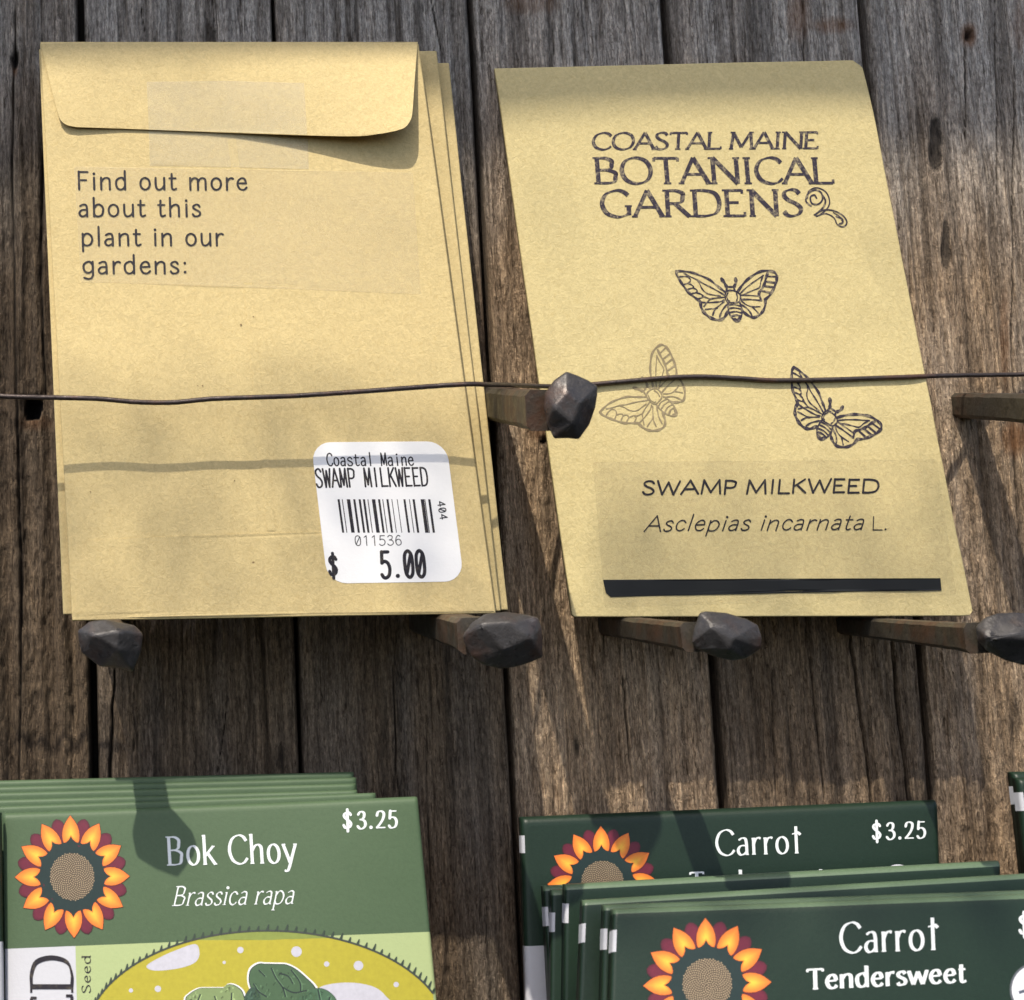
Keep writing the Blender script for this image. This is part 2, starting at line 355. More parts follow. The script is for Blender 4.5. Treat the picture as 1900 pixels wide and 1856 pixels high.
branch([(60, 940, 640, 1260, 28, 56, 10.4), (1100, 1820, 880, 1230, 15, 28, 9.4), (-160, 10, 420, 1500, 0, 14, 22),
        (1010, 1040, 400, 430, 6, 1, 9), (1630, 1660, 450, 500, 8, 1, 11), (1000, 1900, 1640, 1900, 50, 14, 18), (150, 420, 95, 130, 10, 2, 11)])

# ------------------------------------------------------------------ curved paper sheets
class Sheet:
    def __init__(s, c, round_=(.6, .6), bulge=.6, wob=0, extra=None, seed=1):
        P = [un(*q) for q in c]; s.P = P; s.bulge = bulge; s.rt, s.rs = round_; s.wob = wob; s.seed = seed; s.extra = extra
        s.W = float(np.linalg.norm(P[1] - P[0])); s.H = float(np.linalg.norm(P[3] - P[0]))
        n = np.cross(P[1] - P[0], P[3] - P[0]); n /= np.linalg.norm(n)
        if n[1] > 0: n = -n
        s.n = n; s.px = proj(np.array(P))
    def flat(s, u, v):
        u = np.asarray(u, float)[..., None]; v = np.asarray(v, float)[..., None]
        return (s.P[0] * (1 - u) + s.P[1] * u) * (1 - v) + (s.P[3] * (1 - u) + s.P[2] * u) * v
    def h(s, u, v):
        q = s.bulge * (1 - (2 * u - 1) ** 4) * (1 - (2 * v - 1) ** 6)
        def rd(d, r): t = np.clip(1 - d / r, 0, 1); return -r * (1 - np.sqrt(np.clip(1 - t * t, 0, 1)))
        if s.rt > 0: q = q + rd(v * s.H, s.rt) + rd((1 - v) * s.H, s.rt * .6)
        if s.rs > 0: q = q + rd(u * s.W, s.rs) + rd((1 - u) * s.W, s.rs)
        if s.wob: q = q + s.wob * (lattice(u * s.W, v * s.H, 26, 30, s.seed) - .5)
        if s.extra: q = q + s.extra(u, v)
        return q
    def at(s, u, v, eps=0): return s.flat(u, v) + s.n * (s.h(np.asarray(u, float), np.asarray(v, float)) + eps)[..., None]
    def inv(s, xy):
        xy = np.asarray(xy, float); u = (xy[:, 0] - s.px[0, 0]) / (s.px[1, 0] - s.px[0, 0]); v = (xy[:, 1] - s.px[0, 1]) / (s.px[3, 1] - s.px[0, 1])
        for _ in range(6):
            p = proj(s.at(u, v)); e = 1e-3
            pu = (proj(s.flat(u + e, v)) - proj(s.flat(u, v))) / e; pv = (proj(s.flat(u, v + e)) - proj(s.flat(u, v))) / e
            r = xy - p; det = pu[:, 0] * pv[:, 1] - pu[:, 1] * pv[:, 0]
            u = u + (r[:, 0] * pv[:, 1] - r[:, 1] * pv[:, 0]) / det; v = v + (pu[:, 0] * r[:, 1] - pu[:, 1] * r[:, 0]) / det
            u = np.clip(u, -.3, 1.3); v = np.clip(v, -.3, 1.3)
        return u, v
    def map(s, xy, eps): u, v = s.inv(xy); return s.at(u, v, eps)

def slab(name, sh, t, mats, parent, ulines=(), vlines=(), midx=None, nu=36, nv=44, smooth=True, base=0.0, chamfer=()):
    def samples(n, L, r, extra):
        a = np.linspace(0, 1, n); e = np.array([0, .03, .1, .2, .35, .6, .9, 1.3]) * max(r, .4) / L
        return np.array(sorted(set(np.round(np.concatenate([a, e, 1 - e, np.array(extra, float)]), 6))))
    us = samples(nu, sh.W, sh.rs, ulines); vs = samples(nv, sh.H, sh.rt, vlines)
    U, Vv = np.meshgrid(us, vs, indexing='ij')
    for (cu, cv, c) in chamfer:
        A_ = np.abs(cu - U) * sh.W; B_ = np.abs(cv - Vv) * sh.H; k = np.clip(c - A_ - B_, 0, None) / 2
        U = U + np.where(cu > .5, -1, 1) * k / sh.W; Vv = Vv + np.where(cv > .5, -1, 1) * k / sh.H
    Fp = sh.at(U, Vv, base)
    a = np.arange(U.size).reshape(U.shape)
    V = [Fp.reshape(-1, 3)]; faces = [np.stack([a[:-1, :-1], a[:-1, 1:], a[1:, 1:], a[1:, :-1]], -1).reshape(-1, 4)]
    mi = [np.array([midx(.5 * (us[i] + us[i + 1]), .5 * (vs[j] + vs[j + 1])) if midx else 0 for i in range(len(us) - 1) for j in range(len(vs) - 1)])]
    ring = [a[i, 0] for i in range(len(us))] + [a[-1, j] for j in range(1, len(vs))] + [a[i, -1] for i in range(len(us) - 2, -1, -1)] + [a[0, j] for j in range(len(vs) - 2, 0, -1)]
    uv = [(U.ravel()[k], Vv.ravel()[k]) for k in ring]
    B = sh.flat(np.array([p[0] for p in uv]), np.array([p[1] for p in uv])) - sh.n * t
    n0 = U.size; n = len(ring); V.append(B); V.append(sh.flat(np.array([.5]), np.array([.5])) - sh.n * t)
    side = []; sm = []
    for k in range(n):
        k2 = (k + 1) % n; side.append((ring[k], ring[k2], n0 + k2, n0 + k))
        uc, vc = .5 * (uv[k][0] + uv[k2][0]), .5 * (uv[k][1] + uv[k2][1]); sm.append(midx(uc, vc, True) if midx else 0)
    back = [(n0 + k, n0 + (k + 1) % n, n0 + n) for k in range(n)]
    faces = faces[0].tolist() + side + back; mi = np.concatenate([mi[0], sm, np.zeros(n, int)])
    return mesh(name, np.concatenate(V), faces, mats, parent, smooth, midx=mi)

# ------------------------------------------------------------------ flat print: ribbons and fills in photo pixels
def spline(pts, n=7):
    P = np.array(pts, float)
    if len(P) == 2: return P
    closed = np.allclose(P[0], P[-1])
    Q = np.vstack([P[-2] if closed else 2 * P[0] - P[1], P, P[1] if closed else 2 * P[-1] - P[-2]])
    out = []
    for i in range(1, len(Q) - 2):
        p0, p1, p2, p3 = Q[i - 1:i + 3]
        for t in np.arange(n) / n:
            out.append(.5 * (2 * p1 + (p2 - p0) * t + (2 * p0 - 5 * p1 + 4 * p2 - p3) * t * t + (3 * p1 - p0 - 3 * p2 + p3) * t ** 3))
    out.append(Q[-2]); return np.array(out)
class Ink:
    def __init__(s): s.v = []; s.f = []; s.e = []; s.c = []; s.k = 0
    def add(s, V, Fc, col=(0, 0, 0), lift=None):
        b = len(s.v); s.v += [tuple(x) for x in V]; s.f += [tuple(b + i for i in q) for q in Fc]
        s.e += [s.k * .004 if lift is None else lift] * len(V)
        if isinstance(col, tuple): s.c += [col] * len(V)
        else: s.c += list(col)
        s.k = (s.k + 1) % 6
    def ribbon(s, P, w, col=(0, 0, 0), cap=False, lift=None):
        P = np.asarray(P, float); d = np.gradient(P, axis=0)
        L = np.hypot(d[:, 0], d[:, 1]); L[L < 1e-9] = 1e-9; d /= L[:, None]; nrm = np.stack([-d[:, 1], d[:, 0]], 1)
        w = np.broadcast_to(np.asarray(w, float), (len(P),))[:, None]
        A = P + nrm * w / 2; B = P - nrm * w / 2; n = len(P); V = []; Fc = []
        for i in range(n): V += [A[i], B[i]]
        for i in range(n - 1): Fc.append((2 * i, 2 * i + 2, 2 * i + 3, 2 * i + 1))
        if cap:
            for idx, sg in ((0, -1), (n - 1, 1)):
                b = len(V); r = w[idx, 0] / 2
                ring = [P[idx] + r * (math.cos(t) * sg * d[idx] + math.sin(t) * nrm[idx]) for t in np.linspace(math.pi / 2, -math.pi / 2, 6)[1:-1]]
                V += ring; Fc.append(tuple([2 * idx] + [b + j for j in range(4)] + [2 * idx + 1]))
        s.add(V, Fc, col, lift)
    def poly(s, pts, col=(0, 0, 0), lift=None, rows=None, step=9.):
        """fill a y-monotone-ish outline by rows so that it follows a curved sheet"""
        P = np.array(pts, float); y0, y1 = P[:, 1].min(), P[:, 1].max(); rows = rows or max(2, int((y1 - y0) / step))
        ys = np.unique(np.concatenate([np.linspace(y0 + 1e-4, y1 - 1e-4, rows + 1), np.clip(P[:, 1], y0 + 1e-4, y1 - 1e-4)]))
        ncol = max(1, int((P[:, 0].max() - P[:, 0].min()) / step)); V = []; Fc = []
        Q = np.vstack([P, P[:1]])
        for y in ys:
            xs = []
            for a, b in zip(Q[:-1], Q[1:]):
                if (a[1] - y) * (b[1] - y) <= 0 and a[1] != b[1]: xs.append(a[0] + (b[0] - a[0]) * (y - a[1]) / (b[1] - a[1]))
            xa, xb = (min(xs), max(xs)) if xs else (P[:, 0].mean(),) * 2
            V += [(xa + (xb - xa) * k / ncol, y) for k in range(ncol + 1)]
        m_ = ncol + 1
        for j in range(len(ys) - 1):
            for k in range(ncol): Fc.append((j * m_ + k, j * m_ + k + 1, (j + 1) * m_ + k + 1, (j + 1) * m_ + k))
        s.add(V, Fc, col, lift)
    def blob(s, cx, cy, rx, ry, col=(0, 0, 0), lift=None, n=14, rot=0.):
        V = [(cx, cy)] + [(cx + rx * math.cos(t) * math.cos(rot) - ry * math.sin(t) * math.sin(rot), cy + rx * math.cos(t) * math.sin(rot) + ry * math.sin(t) * math.cos(rot)) for t in np.arange(n) / n * 2 * math.pi]
        s.add(V, [(0, 1 + i, 1 + (i + 1) % n) for i in range(n)], col, lift)
    def build(s, name, sh, mat, parent, eps=.04, thick=None):
        V = sh.map(np.array(s.v), 0) + sh.n * (eps + np.array(s.e))[:, None]
        # keep every face turned to the front
        fl = [];
        for q in s.f:
            a, b, c = V[q[0]], V[q[1]], V[q[2]]
            fl.append(q if np.dot(np.cross(b - a, c - a), sh.n) > 0 else q[::-1])
        return mesh(name, V, fl, mat, parent, True, col=np.array(s.c))

# ------------------------------------------------------------------ letter skeletons: advance, strokes (L = straight), serif spots
G_ = {}
def g(ch, w, strokes, ser=()):
    out = []
    for q in strokes.split('|'):
        q = q.strip(); st = q[0] == 'L'; q = q[1:] if st else q
        pts = [tuple(float(t) for t in p.split(',')) for p in q.split()]; out.append((st, pts))
    G_[ch] = (w, out, ser)
g('A', .80, 'L0.02,0 .39,1|L.39,1 .78,0|L.16,.36 .64,.36', ((.02, 0, .1), (.78, 0, .12)))
g('B', .70, 'L.1,0 .1,1|.1,.98 .34,.98 .50,.88 .50,.74 .47,.6 .33,.53 .1,.52|.1,.52 .36,.52 .58,.42 .58,.26 .54,.08 .36,.02 .1,.02', ((.06, 0, .1), (.06, 1, .1)))
g('C', .82, '.78,.80 .66,.95 .46,1.0 .2,.86 .08,.5 .2,.14 .46,0 .66,.05 .80,.2', ())
g('D', .84, 'L.1,0 .1,1|.1,.98 .38,.98 .66,.86 .76,.5 .66,.14 .38,.02 .1,.02', ((.06, 0, .1), (.06, 1, .1)))
g('E', .62, 'L.1,0 .1,1|L.1,.98 .52,.98|L.1,.52 .42,.52|L.1,.02 .56,.02|L.52,1 .52,.86|L.57,0 .57,.16', ((.06, 0, .1), (.06, 1, .1)))
g('F', .58, 'L.1,0 .1,1|L.1,.98 .52,.98|L.1,.52 .44,.52', ((.1, 0, .13),))
g('G', .90, '.80,.82 .66,.96 .48,1.0 .2,.86 .08,.5 .2,.14 .48,0 .68,.05 .80,.14|L.80,.06 .80,.42', ((.79, .42, .12),))
g('I', .34, 'L.17,0 .17,1', ((.17, 0, .13), (.17, 1, .13)))
g('K', .68, 'L.1,0 .1,1|L.58,1 .12,.48|L.24,.6 .64,0', ((.1, 0, .12), (.1, 1, .12)))
g('L', .60, 'L.1,1 .1,0|L.1,.02 .56,.02|L.57,0 .57,.16', ((.06, 0, .1), (.1, 1, .12)))
g('M', 1.0, 'L.1,0 .16,1|L.16,1 .5,.1|L.5,.1 .84,1|L.84,1 .92,0', ((.1, 0, .11), (.92, 0, .12), (.12, 1, .1), (.88, 1, .1)))
g('N', .90, 'L.13,0 .13,1|L.13,1 .78,.0|L.78,0 .78,1', ((.13, 0, .11), (.08, 1, .1), (.78, 1, .12)))
g('O', .94, '.47,1.0 .18,.86 .07,.5 .18,.14 .47,0 .76,.14 .87,.5 .76,.86 .47,1.0')
g('P', .60, 'L.1,0 .1,1|.1,.98 .36,.98 .54,.88 .54,.72 .50,.54 .34,.46 .1,.48', ((.1, 0, .13), (.06, 1, .1)))
g('R', .72, 'L.1,0 .1,1|.1,.98 .34,.98 .52,.88 .52,.73 .48,.56 .32,.50 .1,.50|L.30,.50 .68,0', ((.1, 0, .12), (.06, 1, .1), (.70, 0, .08)))
g('S', .60, '.50,.84 .42,.96 .28,1.0 .12,.92 .09,.76 .20,.60 .40,.46 .52,.28 .46,.08 .28,0 .14,.04 .06,.18')
g('T', .74, 'L.37,0 .37,1|L.04,.98 .70,.98|L.04,1 .04,.86|L.70,1 .70,.86', ((.37, 0, .13),))
g('W', 1.06, 'L.04,1 .28,.0|L.28,0 .52,.9|L.52,.9 .78,.0|L.78,0 1.02,1', ((.04, 1, .1), (1.02, 1, .1)))
g('$', .66, '.46,.80 .38,.92 .26,.94 .12,.86 .10,.72 .20,.58 .36,.46 .46,.30 .40,.12 .26,.06 .14,.08 .06,.22|L.28,1.1 .28,-.12')
g('0', .58, '.29,.96 .12,.82 .08,.48 .12,.14 .29,0 .46,.14 .50,.48 .46,.82 .29,.96')
g('1', .44, 'L.26,0 .26,.96|L.26,.96 .10,.80', ((.26, 0, .13),))
g('2', .56, '.08,.72 .14,.90 .28,.96 .44,.88 .46,.70 .38,.46 .22,.22 .06,.04|L.06,.03 .50,.03')
g('3', .54, '.10,.80 .18,.92 .28,.96 .42,.88 .42,.68 .34,.56 .20,.52|.20,.52 .38,.48 .48,.34 .46,.14 .30,.0 .16,.02 .06,.14')
g('4', .58, 'L.42,0 .42,.96|L.42,.96 .05,.28|L.05,.28 .54,.28')
g('5', .54, 'L.14,.94 .46,.94|L.15,.95 .11,.54|.11,.54 .24,.60 .40,.54 .48,.34 .42,.10 .26,0 .14,.02 .06,.12')
g('6', .58, '.44,.86 .30,.96 .14,.74 .08,.38 .16,.08 .30,0 .46,.10 .50,.32 .42,.52 .28,.58 .14,.48 .09,.34')
g('.', .28, 'L.12,.06 .14,.06'); g(':', .30, 'L.13,.08 .15,.08|L.13,.58 .15,.58'); g(' ', .32, 'L0,0 0,0')
g('a', .54, 'L.42,.0 .42,.42|.42,.42 .38,.62 .24,.66 .10,.58|.42,.36 .20,.36 .08,.24 .08,.10 .18,.0 .32,.04 .42,.14', ((.45, 0, .06),))
g('b', .60, 'L.10,0 .10,1.04|.10,.44 .22,.64 .36,.66 .50,.52 .52,.32 .46,.08 .30,0 .16,.04 .10,.16')
g('c', .52, '.46,.52 .36,.64 .24,.66 .12,.54 .08,.32 .14,.10 .28,0 .40,.04 .48,.14')
g('d', .62, 'L.50,0 .50,1.04|.50,.46 .40,.64 .28,.66 .12,.54 .08,.32 .14,.08 .28,0 .42,.06 .50,.20', ((.46, 1.02, .06), (.53, 0, .06)))
g('e', .56, 'L.10,.36 .48,.38|.48,.38 .42,.60 .28,.66 .14,.54 .08,.32 .16,.08 .30,0 .42,.04 .50,.14')
g('g', .60, 'L.50,.66 .50,-.10|.50,.46 .40,.64 .28,.66 .12,.54 .08,.34 .14,.12 .28,.04 .42,.10 .50,.22|.50,-.10 .42,-.26 .26,-.30 .10,-.24')
g('h', .62, 'L.10,0 .10,1.04|.10,.42 .22,.60 .36,.66 .48,.58 .50,.40|L.50,.42 .50,0', ((.10, 0, .1), (.50, 0, .1), (.07, 1.02, .06)))
g('i', .26, 'L.13,0 .13,.66|L.12,.88 .14,.88', ((.13, 0, .1), (.10, .64, .06)))
g('k', .58, 'L.10,0 .10,1.04|L.46,.64 .12,.30|L.22,.40 .52,0', ((.10, 0, .1), (.52, 0, .08), (.46, .64, .08), (.07, 1.02, .06)))
g('l', .26, 'L.13,0 .13,1.04', ((.13, 0, .1), (.10, 1.02, .06)))
g('m', .92, 'L.10,0 .10,.66|.10,.42 .20,.60 .32,.66 .44,.58 .46,.40|L.46,.42 .46,0|.46,.42 .56,.60 .68,.66 .80,.58 .82,.40|L.82,.42 .82,0')
g('n', .62, 'L.10,0 .10,.66|.10,.42 .22,.60 .36,.66 .48,.58 .50,.40|L.50,.42 .50,0', ((.10, 0, .1), (.50, 0, .1), (.07, .64, .06)))
g('o', .60, '.30,.66 .14,.56 .08,.33 .14,.10 .30,0 .46,.10 .52,.33 .46,.56 .30,.66')
g('p', .62, 'L.10,.66 .10,-.32|.10,.44 .22,.64 .36,.66 .50,.52 .54,.32 .46,.08 .30,0 .16,.04 .10,.16', ((.10, -.32, .1), (.07, .64, .06)))
g('r', .42, 'L.10,0 .10,.66|.10,.40 .18,.58 .30,.66 .40,.62', ((.10, 0, .1), (.07, .64, .06)))
g('s', .46, '.38,.54 .32,.64 .22,.66 .10,.58 .10,.46 .22,.36 .34,.28 .40,.16 .34,.04 .22,0 .12,.02 .06,.12')
g('t', .40, '.16,.88 .15,.40 .16,.10 .24,0 .36,.06|L.04,.64 .34,.64')
g('u', .60, '.10,.66 .10,.24 .16,.04 .28,0 .42,.10 .50,.26|L.50,.66 .50,0')
g('w', .84, 'L.03,.66 .22,.0|L.22,0 .42,.62|L.42,.62 .62,.0|L.62,0 .81,.66', ((.03, .66, .08), (.81, .66, .08)))
g('y', .56, 'L.03,.66 .28,.02|.54,.66 .38,.24 .26,-.10 .16,-.28 .04,-.26', ((.05, .66, .09), (.52, .66, .09)))
# variants: tall-cross t of the display face, slashed zero of the price printer, small L of the pen face
g('†', .44, 'L.22,0 .22,1.06|L.06,.76 .22,.80|.22,.80 .30,.82 .40,.72', ((.22, 0, .1),))
g('Ø', .58, '.29,.96 .12,.82 .08,.48 .12,.14 .29,0 .46,.14 .50,.48 .46,.82 .29,.96|L.14,.12 .44,.84')

def text(ink, s, p0, p1, up, thick, thin=None, nib=22, serif=0., slant=0., track=0., mono=0, col=(0, 0, 0), bow=0., cap=None, jitter=0., lift=None):
    """set s along p0 -> p1 (photo pixels); up = one cap height; thick/thin in cap heights"""
    thin = thick if thin is None else thin; cap = (thin == thick) if cap is None else cap
    adv = [(mono if mono else G_[c][0]) + track for c in s]; tot = sum(adv) - track
    p0 = np.array(p0, float); p1 = np.array(p1, float); up = np.array(up, float); ex = (p1 - p0) / tot; capl = np.hypot(*up)
    nx = ex / np.hypot(*ex); x = 0
    for ch, a in zip(s, adv):
        if ch != ' ':
            w, st, ser = G_[ch]; off = x + ((mono - w * min(1, (mono / w) * .92)) / 2 if mono else 0); k = min(1, (mono / w) * .92) if mono else 1
            jy = random.uniform(-jitter, jitter); jr = random.uniform(-jitter, jitter)
            def mp(q):
                q = np.array(q, float); X = off + q[:, 0] * k + slant * q[:, 1] / max(1e-6, np.hypot(*ex)) * capl
                Y = q[:, 1] + jy + jr * q[:, 0] + bow * (X / tot - .5) ** 2
                return p0 + X[:, None] * ex + Y[:, None] * up
            for si, (strt, pts) in enumerate(st):
                if serif == 0 and ch in 'ELT' and si >= len(st) - (2 if ch in 'ET' else 1): continue
                base = pts if strt else spline(pts, 6)
                if strt and len(pts) == 2: base = [tuple(np.array(pts[0]) * (1 - t) + np.array(pts[1]) * t) for t in (0, .34, .67, 1)]
                P = mp(base)
                d = np.gradient(P, axis=0); th = np.arctan2(-d[:, 1], d[:, 0]); c = np.abs(np.sin(th - math.radians(nib)))
                w_ = (thin + (thick - thin) * c) * capl
                if serif and ch in 'ELT' and si >= len(st) - (2 if ch in 'ET' else 1): w_ = w_ * .6
                if ch in '.:i' and len(pts) == 2 and abs(pts[0][0] - pts[1][0]) < .05 and abs(pts[0][1] - pts[1][1]) < .01:
                    c0 = P.mean(0); ink.blob(c0[0], c0[1], max(thick, .125) * capl * .62, max(thick, .125) * capl * .62, col, lift); continue
                ink.ribbon(P, w_, col, cap, lift)
            if serif:
                for (sx, sy, hw) in ser:
                    q = mp([(sx - hw * serif, sy), (sx, sy), (sx + hw * serif, sy)]); q += up * (0.012 if sy < .3 else -.012)
                    ink.ribbon(q, thin * capl * 1.05, col, False, lift)
        x += a

# ------------------------------------------------------------------ envelopes of brown paper
LB = un(527, 1146, 31)
def lumps(seed):
    def f(u, v):
        a = lattice(u * 82, v * 125, 9, 8, seed + 50) * lattice(u * 82, v * 125, 17, 20, seed + 51)
        return .45 * a * np.clip((v - .25) / .4, 0, 1) + .35 * (lattice(u * 82 + v * 60, v * 125 - u * 30, 45, 14, seed + 52) - .5)
    return f
def env_left(c, label, front=False, seed=1):
    sh = Sheet(c, (.35, .35), .5, .5, lumps(seed), seed=seed)
    t = thing('seed_envelope', label, 'envelope', sh.flat(np.array(.5), np.array(1.)), 'kraft envelopes of the left stack')
    slab('body', sh, .45, M_KRAFT, t, nu=90 if front else 40, nv=120 if front else 50)
    return sh, t
shL, envL = env_left([(74, 79, 10.), (777, 80, 10.), (920, 1138, 32.5), (134, 1152, 32.5)],
                     'front brown paper envelope with closed flap, printed sentence and white price sticker', True, 11)
sh2, env2 = env_left([(72, 90, 7.2), (772, 84, 7.2), (897, 1134, 30), (117, 1140, 30)],
                     'brown envelope whose left edge peeks out just behind the price-stickered one', seed=12)
sh3, env3 = env_left([(110, 100, 4.6), (810, 95, 4.6), (929, 1134, 27.2), (150, 1136, 27.2)],
                     'brown envelope whose right edge shows between the stickered front one and the rearmost one', seed=13)
sh4, env4 = env_left([(132, 122, 2.2), (833, 117, 2.2), (943, 1132, 24.0), (172, 1136, 24.0)],
                     'rearmost brown envelope of the left stack, its right edge nearest the rough board', seed=14)

def thin_panel(name, outline, sh, mat, parent, eps, lift_fn=None, thick=.12, step=11.):
    """a paper panel with an outline in photo pixels, lying on sheet sh, raised by eps and lift_fn(x, y) mm, with a real edge"""
    P = np.array(outline, float); ink = Ink(); ink.poly(P, step=step)
    V2 = np.array(ink.v); lf = np.full(len(V2), float(eps))
    if lift_fn: lf = lf + lift_fn(V2[:, 0], V2[:, 1])
    tgt = V2.copy(); top = sh.map(tgt, 0) + sh.n * lf[:, None]
    for _ in range(3): tgt = tgt + (V2 - proj(top)); top = sh.map(tgt, 0) + sh.n * lf[:, None]      # a lifted edge still ends where it is seen
    bot = top - sh.n * thick
    n = len(V2); faces = []
    for q in ink.f:
        a, b, c = top[q[0]], top[q[1]], top[q[2]]
        q = q if np.dot(np.cross(b - a, c - a), sh.n) > 0 else q[::-1]
        faces.append(q); faces.append(tuple(n + i for i in q[::-1]))
    from collections import Counter
    ec = Counter()
    for q in faces[::2]:
        for i in range(len(q)): ec[(q[i], q[(i + 1) % len(q)])] += 1
    edge = []
    for (a, b) in list(ec):
        if (b, a) not in ec: edge.append((a, b))
    extra = []
    for a, b in edge:
        k = 2 * n + len(extra); extra += [top[b], top[a], bot[a], bot[b]]; faces.append((k, k + 1, k + 2, k + 3))
    return mesh(name, np.concatenate([top, bot, np.array(extra)]), faces, mat, parent, True)

# --- flap with rounded corners, its right corner standing off the paper
fl = list(spline([(75, 78), (84, 118), (96, 166), (106, 205)], 4)) + list(spline([(106, 205), (112, 222), (124, 232), (142, 236)], 4)[1:]) + \
     list(spline([(142, 236), (260, 240), (440, 247), (640, 253), (700, 249), (734, 243)], 4)[1:]) + list(spline([(734, 243), (752, 236), (763, 220), (766, 200)], 4)[1:]) + \
     [(770, 140), (775, 78)]
top = [(x, 78 + (5.0 * math.sin((x - 75) / 700 * math.pi)) ** 1.0) for x in np.linspace(775, 75, 24)[1:-1]]
def flap_lift(x, y):
    v = np.clip((y - 78) / 170, 0, 1); u = np.clip((x - 75) / 700, 0, 1)
    return .25 * v + 5.4 * np.clip((u - .42) / .58, 0, 1) ** 1.7 * v ** 1.2 + 1.1 * np.clip((.22 - u) / .22, 0, 1) * v + .45 * np.sin(v * math.pi) * np.clip(1.4 * u, 0, 1)
flap = thin_panel('flap', fl + top, shL, M_KRAFT, envL, .28, flap_lift, .15)
# bottom fold, centre seam
thin_panel('bottom_fold', [(160, 1003), (300, 996), (590, 987), (868, 977), (884, 1000), (917, 1134), (134, 1148), (150, 1060)], shL, M_KRAFT, envL, .14, None, .12)
seam = [(438, 258), (456, 400), (470, 545), (486, 720), (500, 850), (511, 985)]
thin_panel('centre_seam', seam + [(x - 16, y) for x, y in seam[::-1]], shL, M_KRAFT, envL, .085, None, .07)
thin_panel('side_fold', [(128, 880), (131, 900), (165, 1003), (158, 1060), (150, 1130), (137, 1130)], shL, M_KRAFT, envL, .06, None, .05)
# tape: the half on the flap and the half on the body
def rrect(c, r, n=5):
    P = [np.array(p, float) for p in c]; out = []
    for i in range(4):
        a, b, d = P[i - 1], P[i], P[(i + 1) % 4]; e1 = (a - b) / np.hypot(*(a - b)); e2 = (d - b) / np.hypot(*(d - b))
        for t in np.linspace(0, 1, n): 
            out.append(tuple(b + e1 * r * (1 - math.sin(t * math.pi / 2)) + e2 * r * (1 - math.cos(t * math.pi / 2))))
    return out
tp = thin_panel('tape', [(272, 152), (420, 150), (564, 154), (570, 250), (440, 246), (276, 241)], shL, M_TAPE, envL, .34, flap_lift, .03)
thin_panel('tape', [(276, 243), (440, 248), (571, 254), (573, 314), (278, 308)], shL, M_TAPE, envL, .10, None, .02)
# clear printed label with the sentence
lab = thin_panel('clear_label', rrect([(137, 309), (766, 320), (781, 546), (150, 524)], 4), shL, M_LABEL, envL, .105, None, .015)
ik = Ink()
for s_, x0_, x1_, y0_, y1_ in (('Find out more', 143, 460, 352, 353), ('about this', 145, 374, 402, 402), ('plant in our', 150, 415, 456, 456), ('gardens:', 152, 350, 508, 508)):
    text(ik, s_, (x0_, y0_), (x1_, y1_), (-1, -33), .125, .10, nib=10, track=.10, cap=True)
ik.build('lettering', shL, M_INK, lab, .12)
# price sticker
st = thin_panel('price_sticker', rrect([(577, 821), (828, 819), (861, 1079), (608, 1083)], 36, 7), shL, M_WHITE, envL, .20, None, .06)
ik = Ink()
def onst(u, v): a = np.array((577, 821.)) + u * np.array((251, -2.)); b = np.array((608, 1083.)) + u * np.array((253, -4.)); return a * (1 - v) + b * v
text(ik, 'Coastal Maine', (606, 865), (769, 864), (-2.5, -23), .11, track=0, mono=.46)
text(ik, 'SWAMP MILKWEED', (586, 905), (796, 902), (-4, -34), .10, mono=.46)
text(ik, 'Ø11536', (657, 1013), (747, 1012), (-1.5, -19), .085, mono=.6)
text(ik, '$', (609, 1069), (632, 1069), (-2, -38), .15, mono=.5)
text(ik, '5.ØØ', (706, 1073), (793, 1071), (-5, -51), .125, mono=.5)
text(ik, '4Ø4', (811, 930), (817, 966), (13.5, -1.8), .15, mono=.7)
ik.build('lettering', shL, M_INK, st, .22)
ik = Ink()
for a_, w_ in ((0, 4), (8, 1.6), (17, 6.5), (29, 4), (39, 4), (47, 4), (55.5, 1.6), (63.5, 6.5), (75, 4), (83, 1.6), (90.5, 4), (100, 1.4), (110, 1.4), (122, 4), (132.5, 1.5), (139, 4.2), (154, 6.5), (161, 1.6), (168, 4.3)):
    a_ = 626 + a_ * 1.0
    ik.poly([(a_, 927), (a_ + w_, 927), (a_ + w_ + 8.6, 989), (a_ + 8.6, 989)], step=12)
ik.build('barcode', shL, M_INK, st, .22)
# specks in the paper
SPECK = ink_mat('speck', (.22, .15, .07))
for x_, y_, r_ in ((447, 603, 2.6), (470, 588, 1.6), (376, 716, 1.8), (367, 716, 1.4), (168, 913, 1.8), (435, 892, 1.6), (470, 1044, 3)):
    ik = Ink(); ik.blob(x_, y_, r_ * .8, r_ * .6); ik.build('speck', shL, SPECK, envL, .16)

# --- right envelope
def rc(u, v):  # one lower corner curls a touch
    return lumps(21)(u, v) + .5 * np.clip((u - .86) / .14, 0, 1) ** 2 * np.clip((v - .86) / .14, 0, 1) - .7 * np.clip((.10 - v) / .10, 0, 1) ** 2
shR = Sheet([(918, 125, 3.2), (1601, 108, 3.2), (1806, 1143, 17), (1062, 1145, 17)], (.35, .35), .7, .45, rc, 21)
envR = thing('seed_envelope', 'brown envelope stamped with three moths and a garden name, hanging alone on the right', 'envelope', shR.flat(np.array(.5), np.array(1.)))
slab('body', shR, 1.1, M_KRAFT2, envR, nu=90, nv=120, chamfer=((1, 0, 2.0), (1, 1, 1.1), (0, 1, .5)))
lab = thin_panel('clear_label', rrect([(1100, 857), (1738, 852), (1775, 1104), (1122, 1128)], 5), shR, M_LABEL2, envR, .07, None, .02)
ik = Ink()
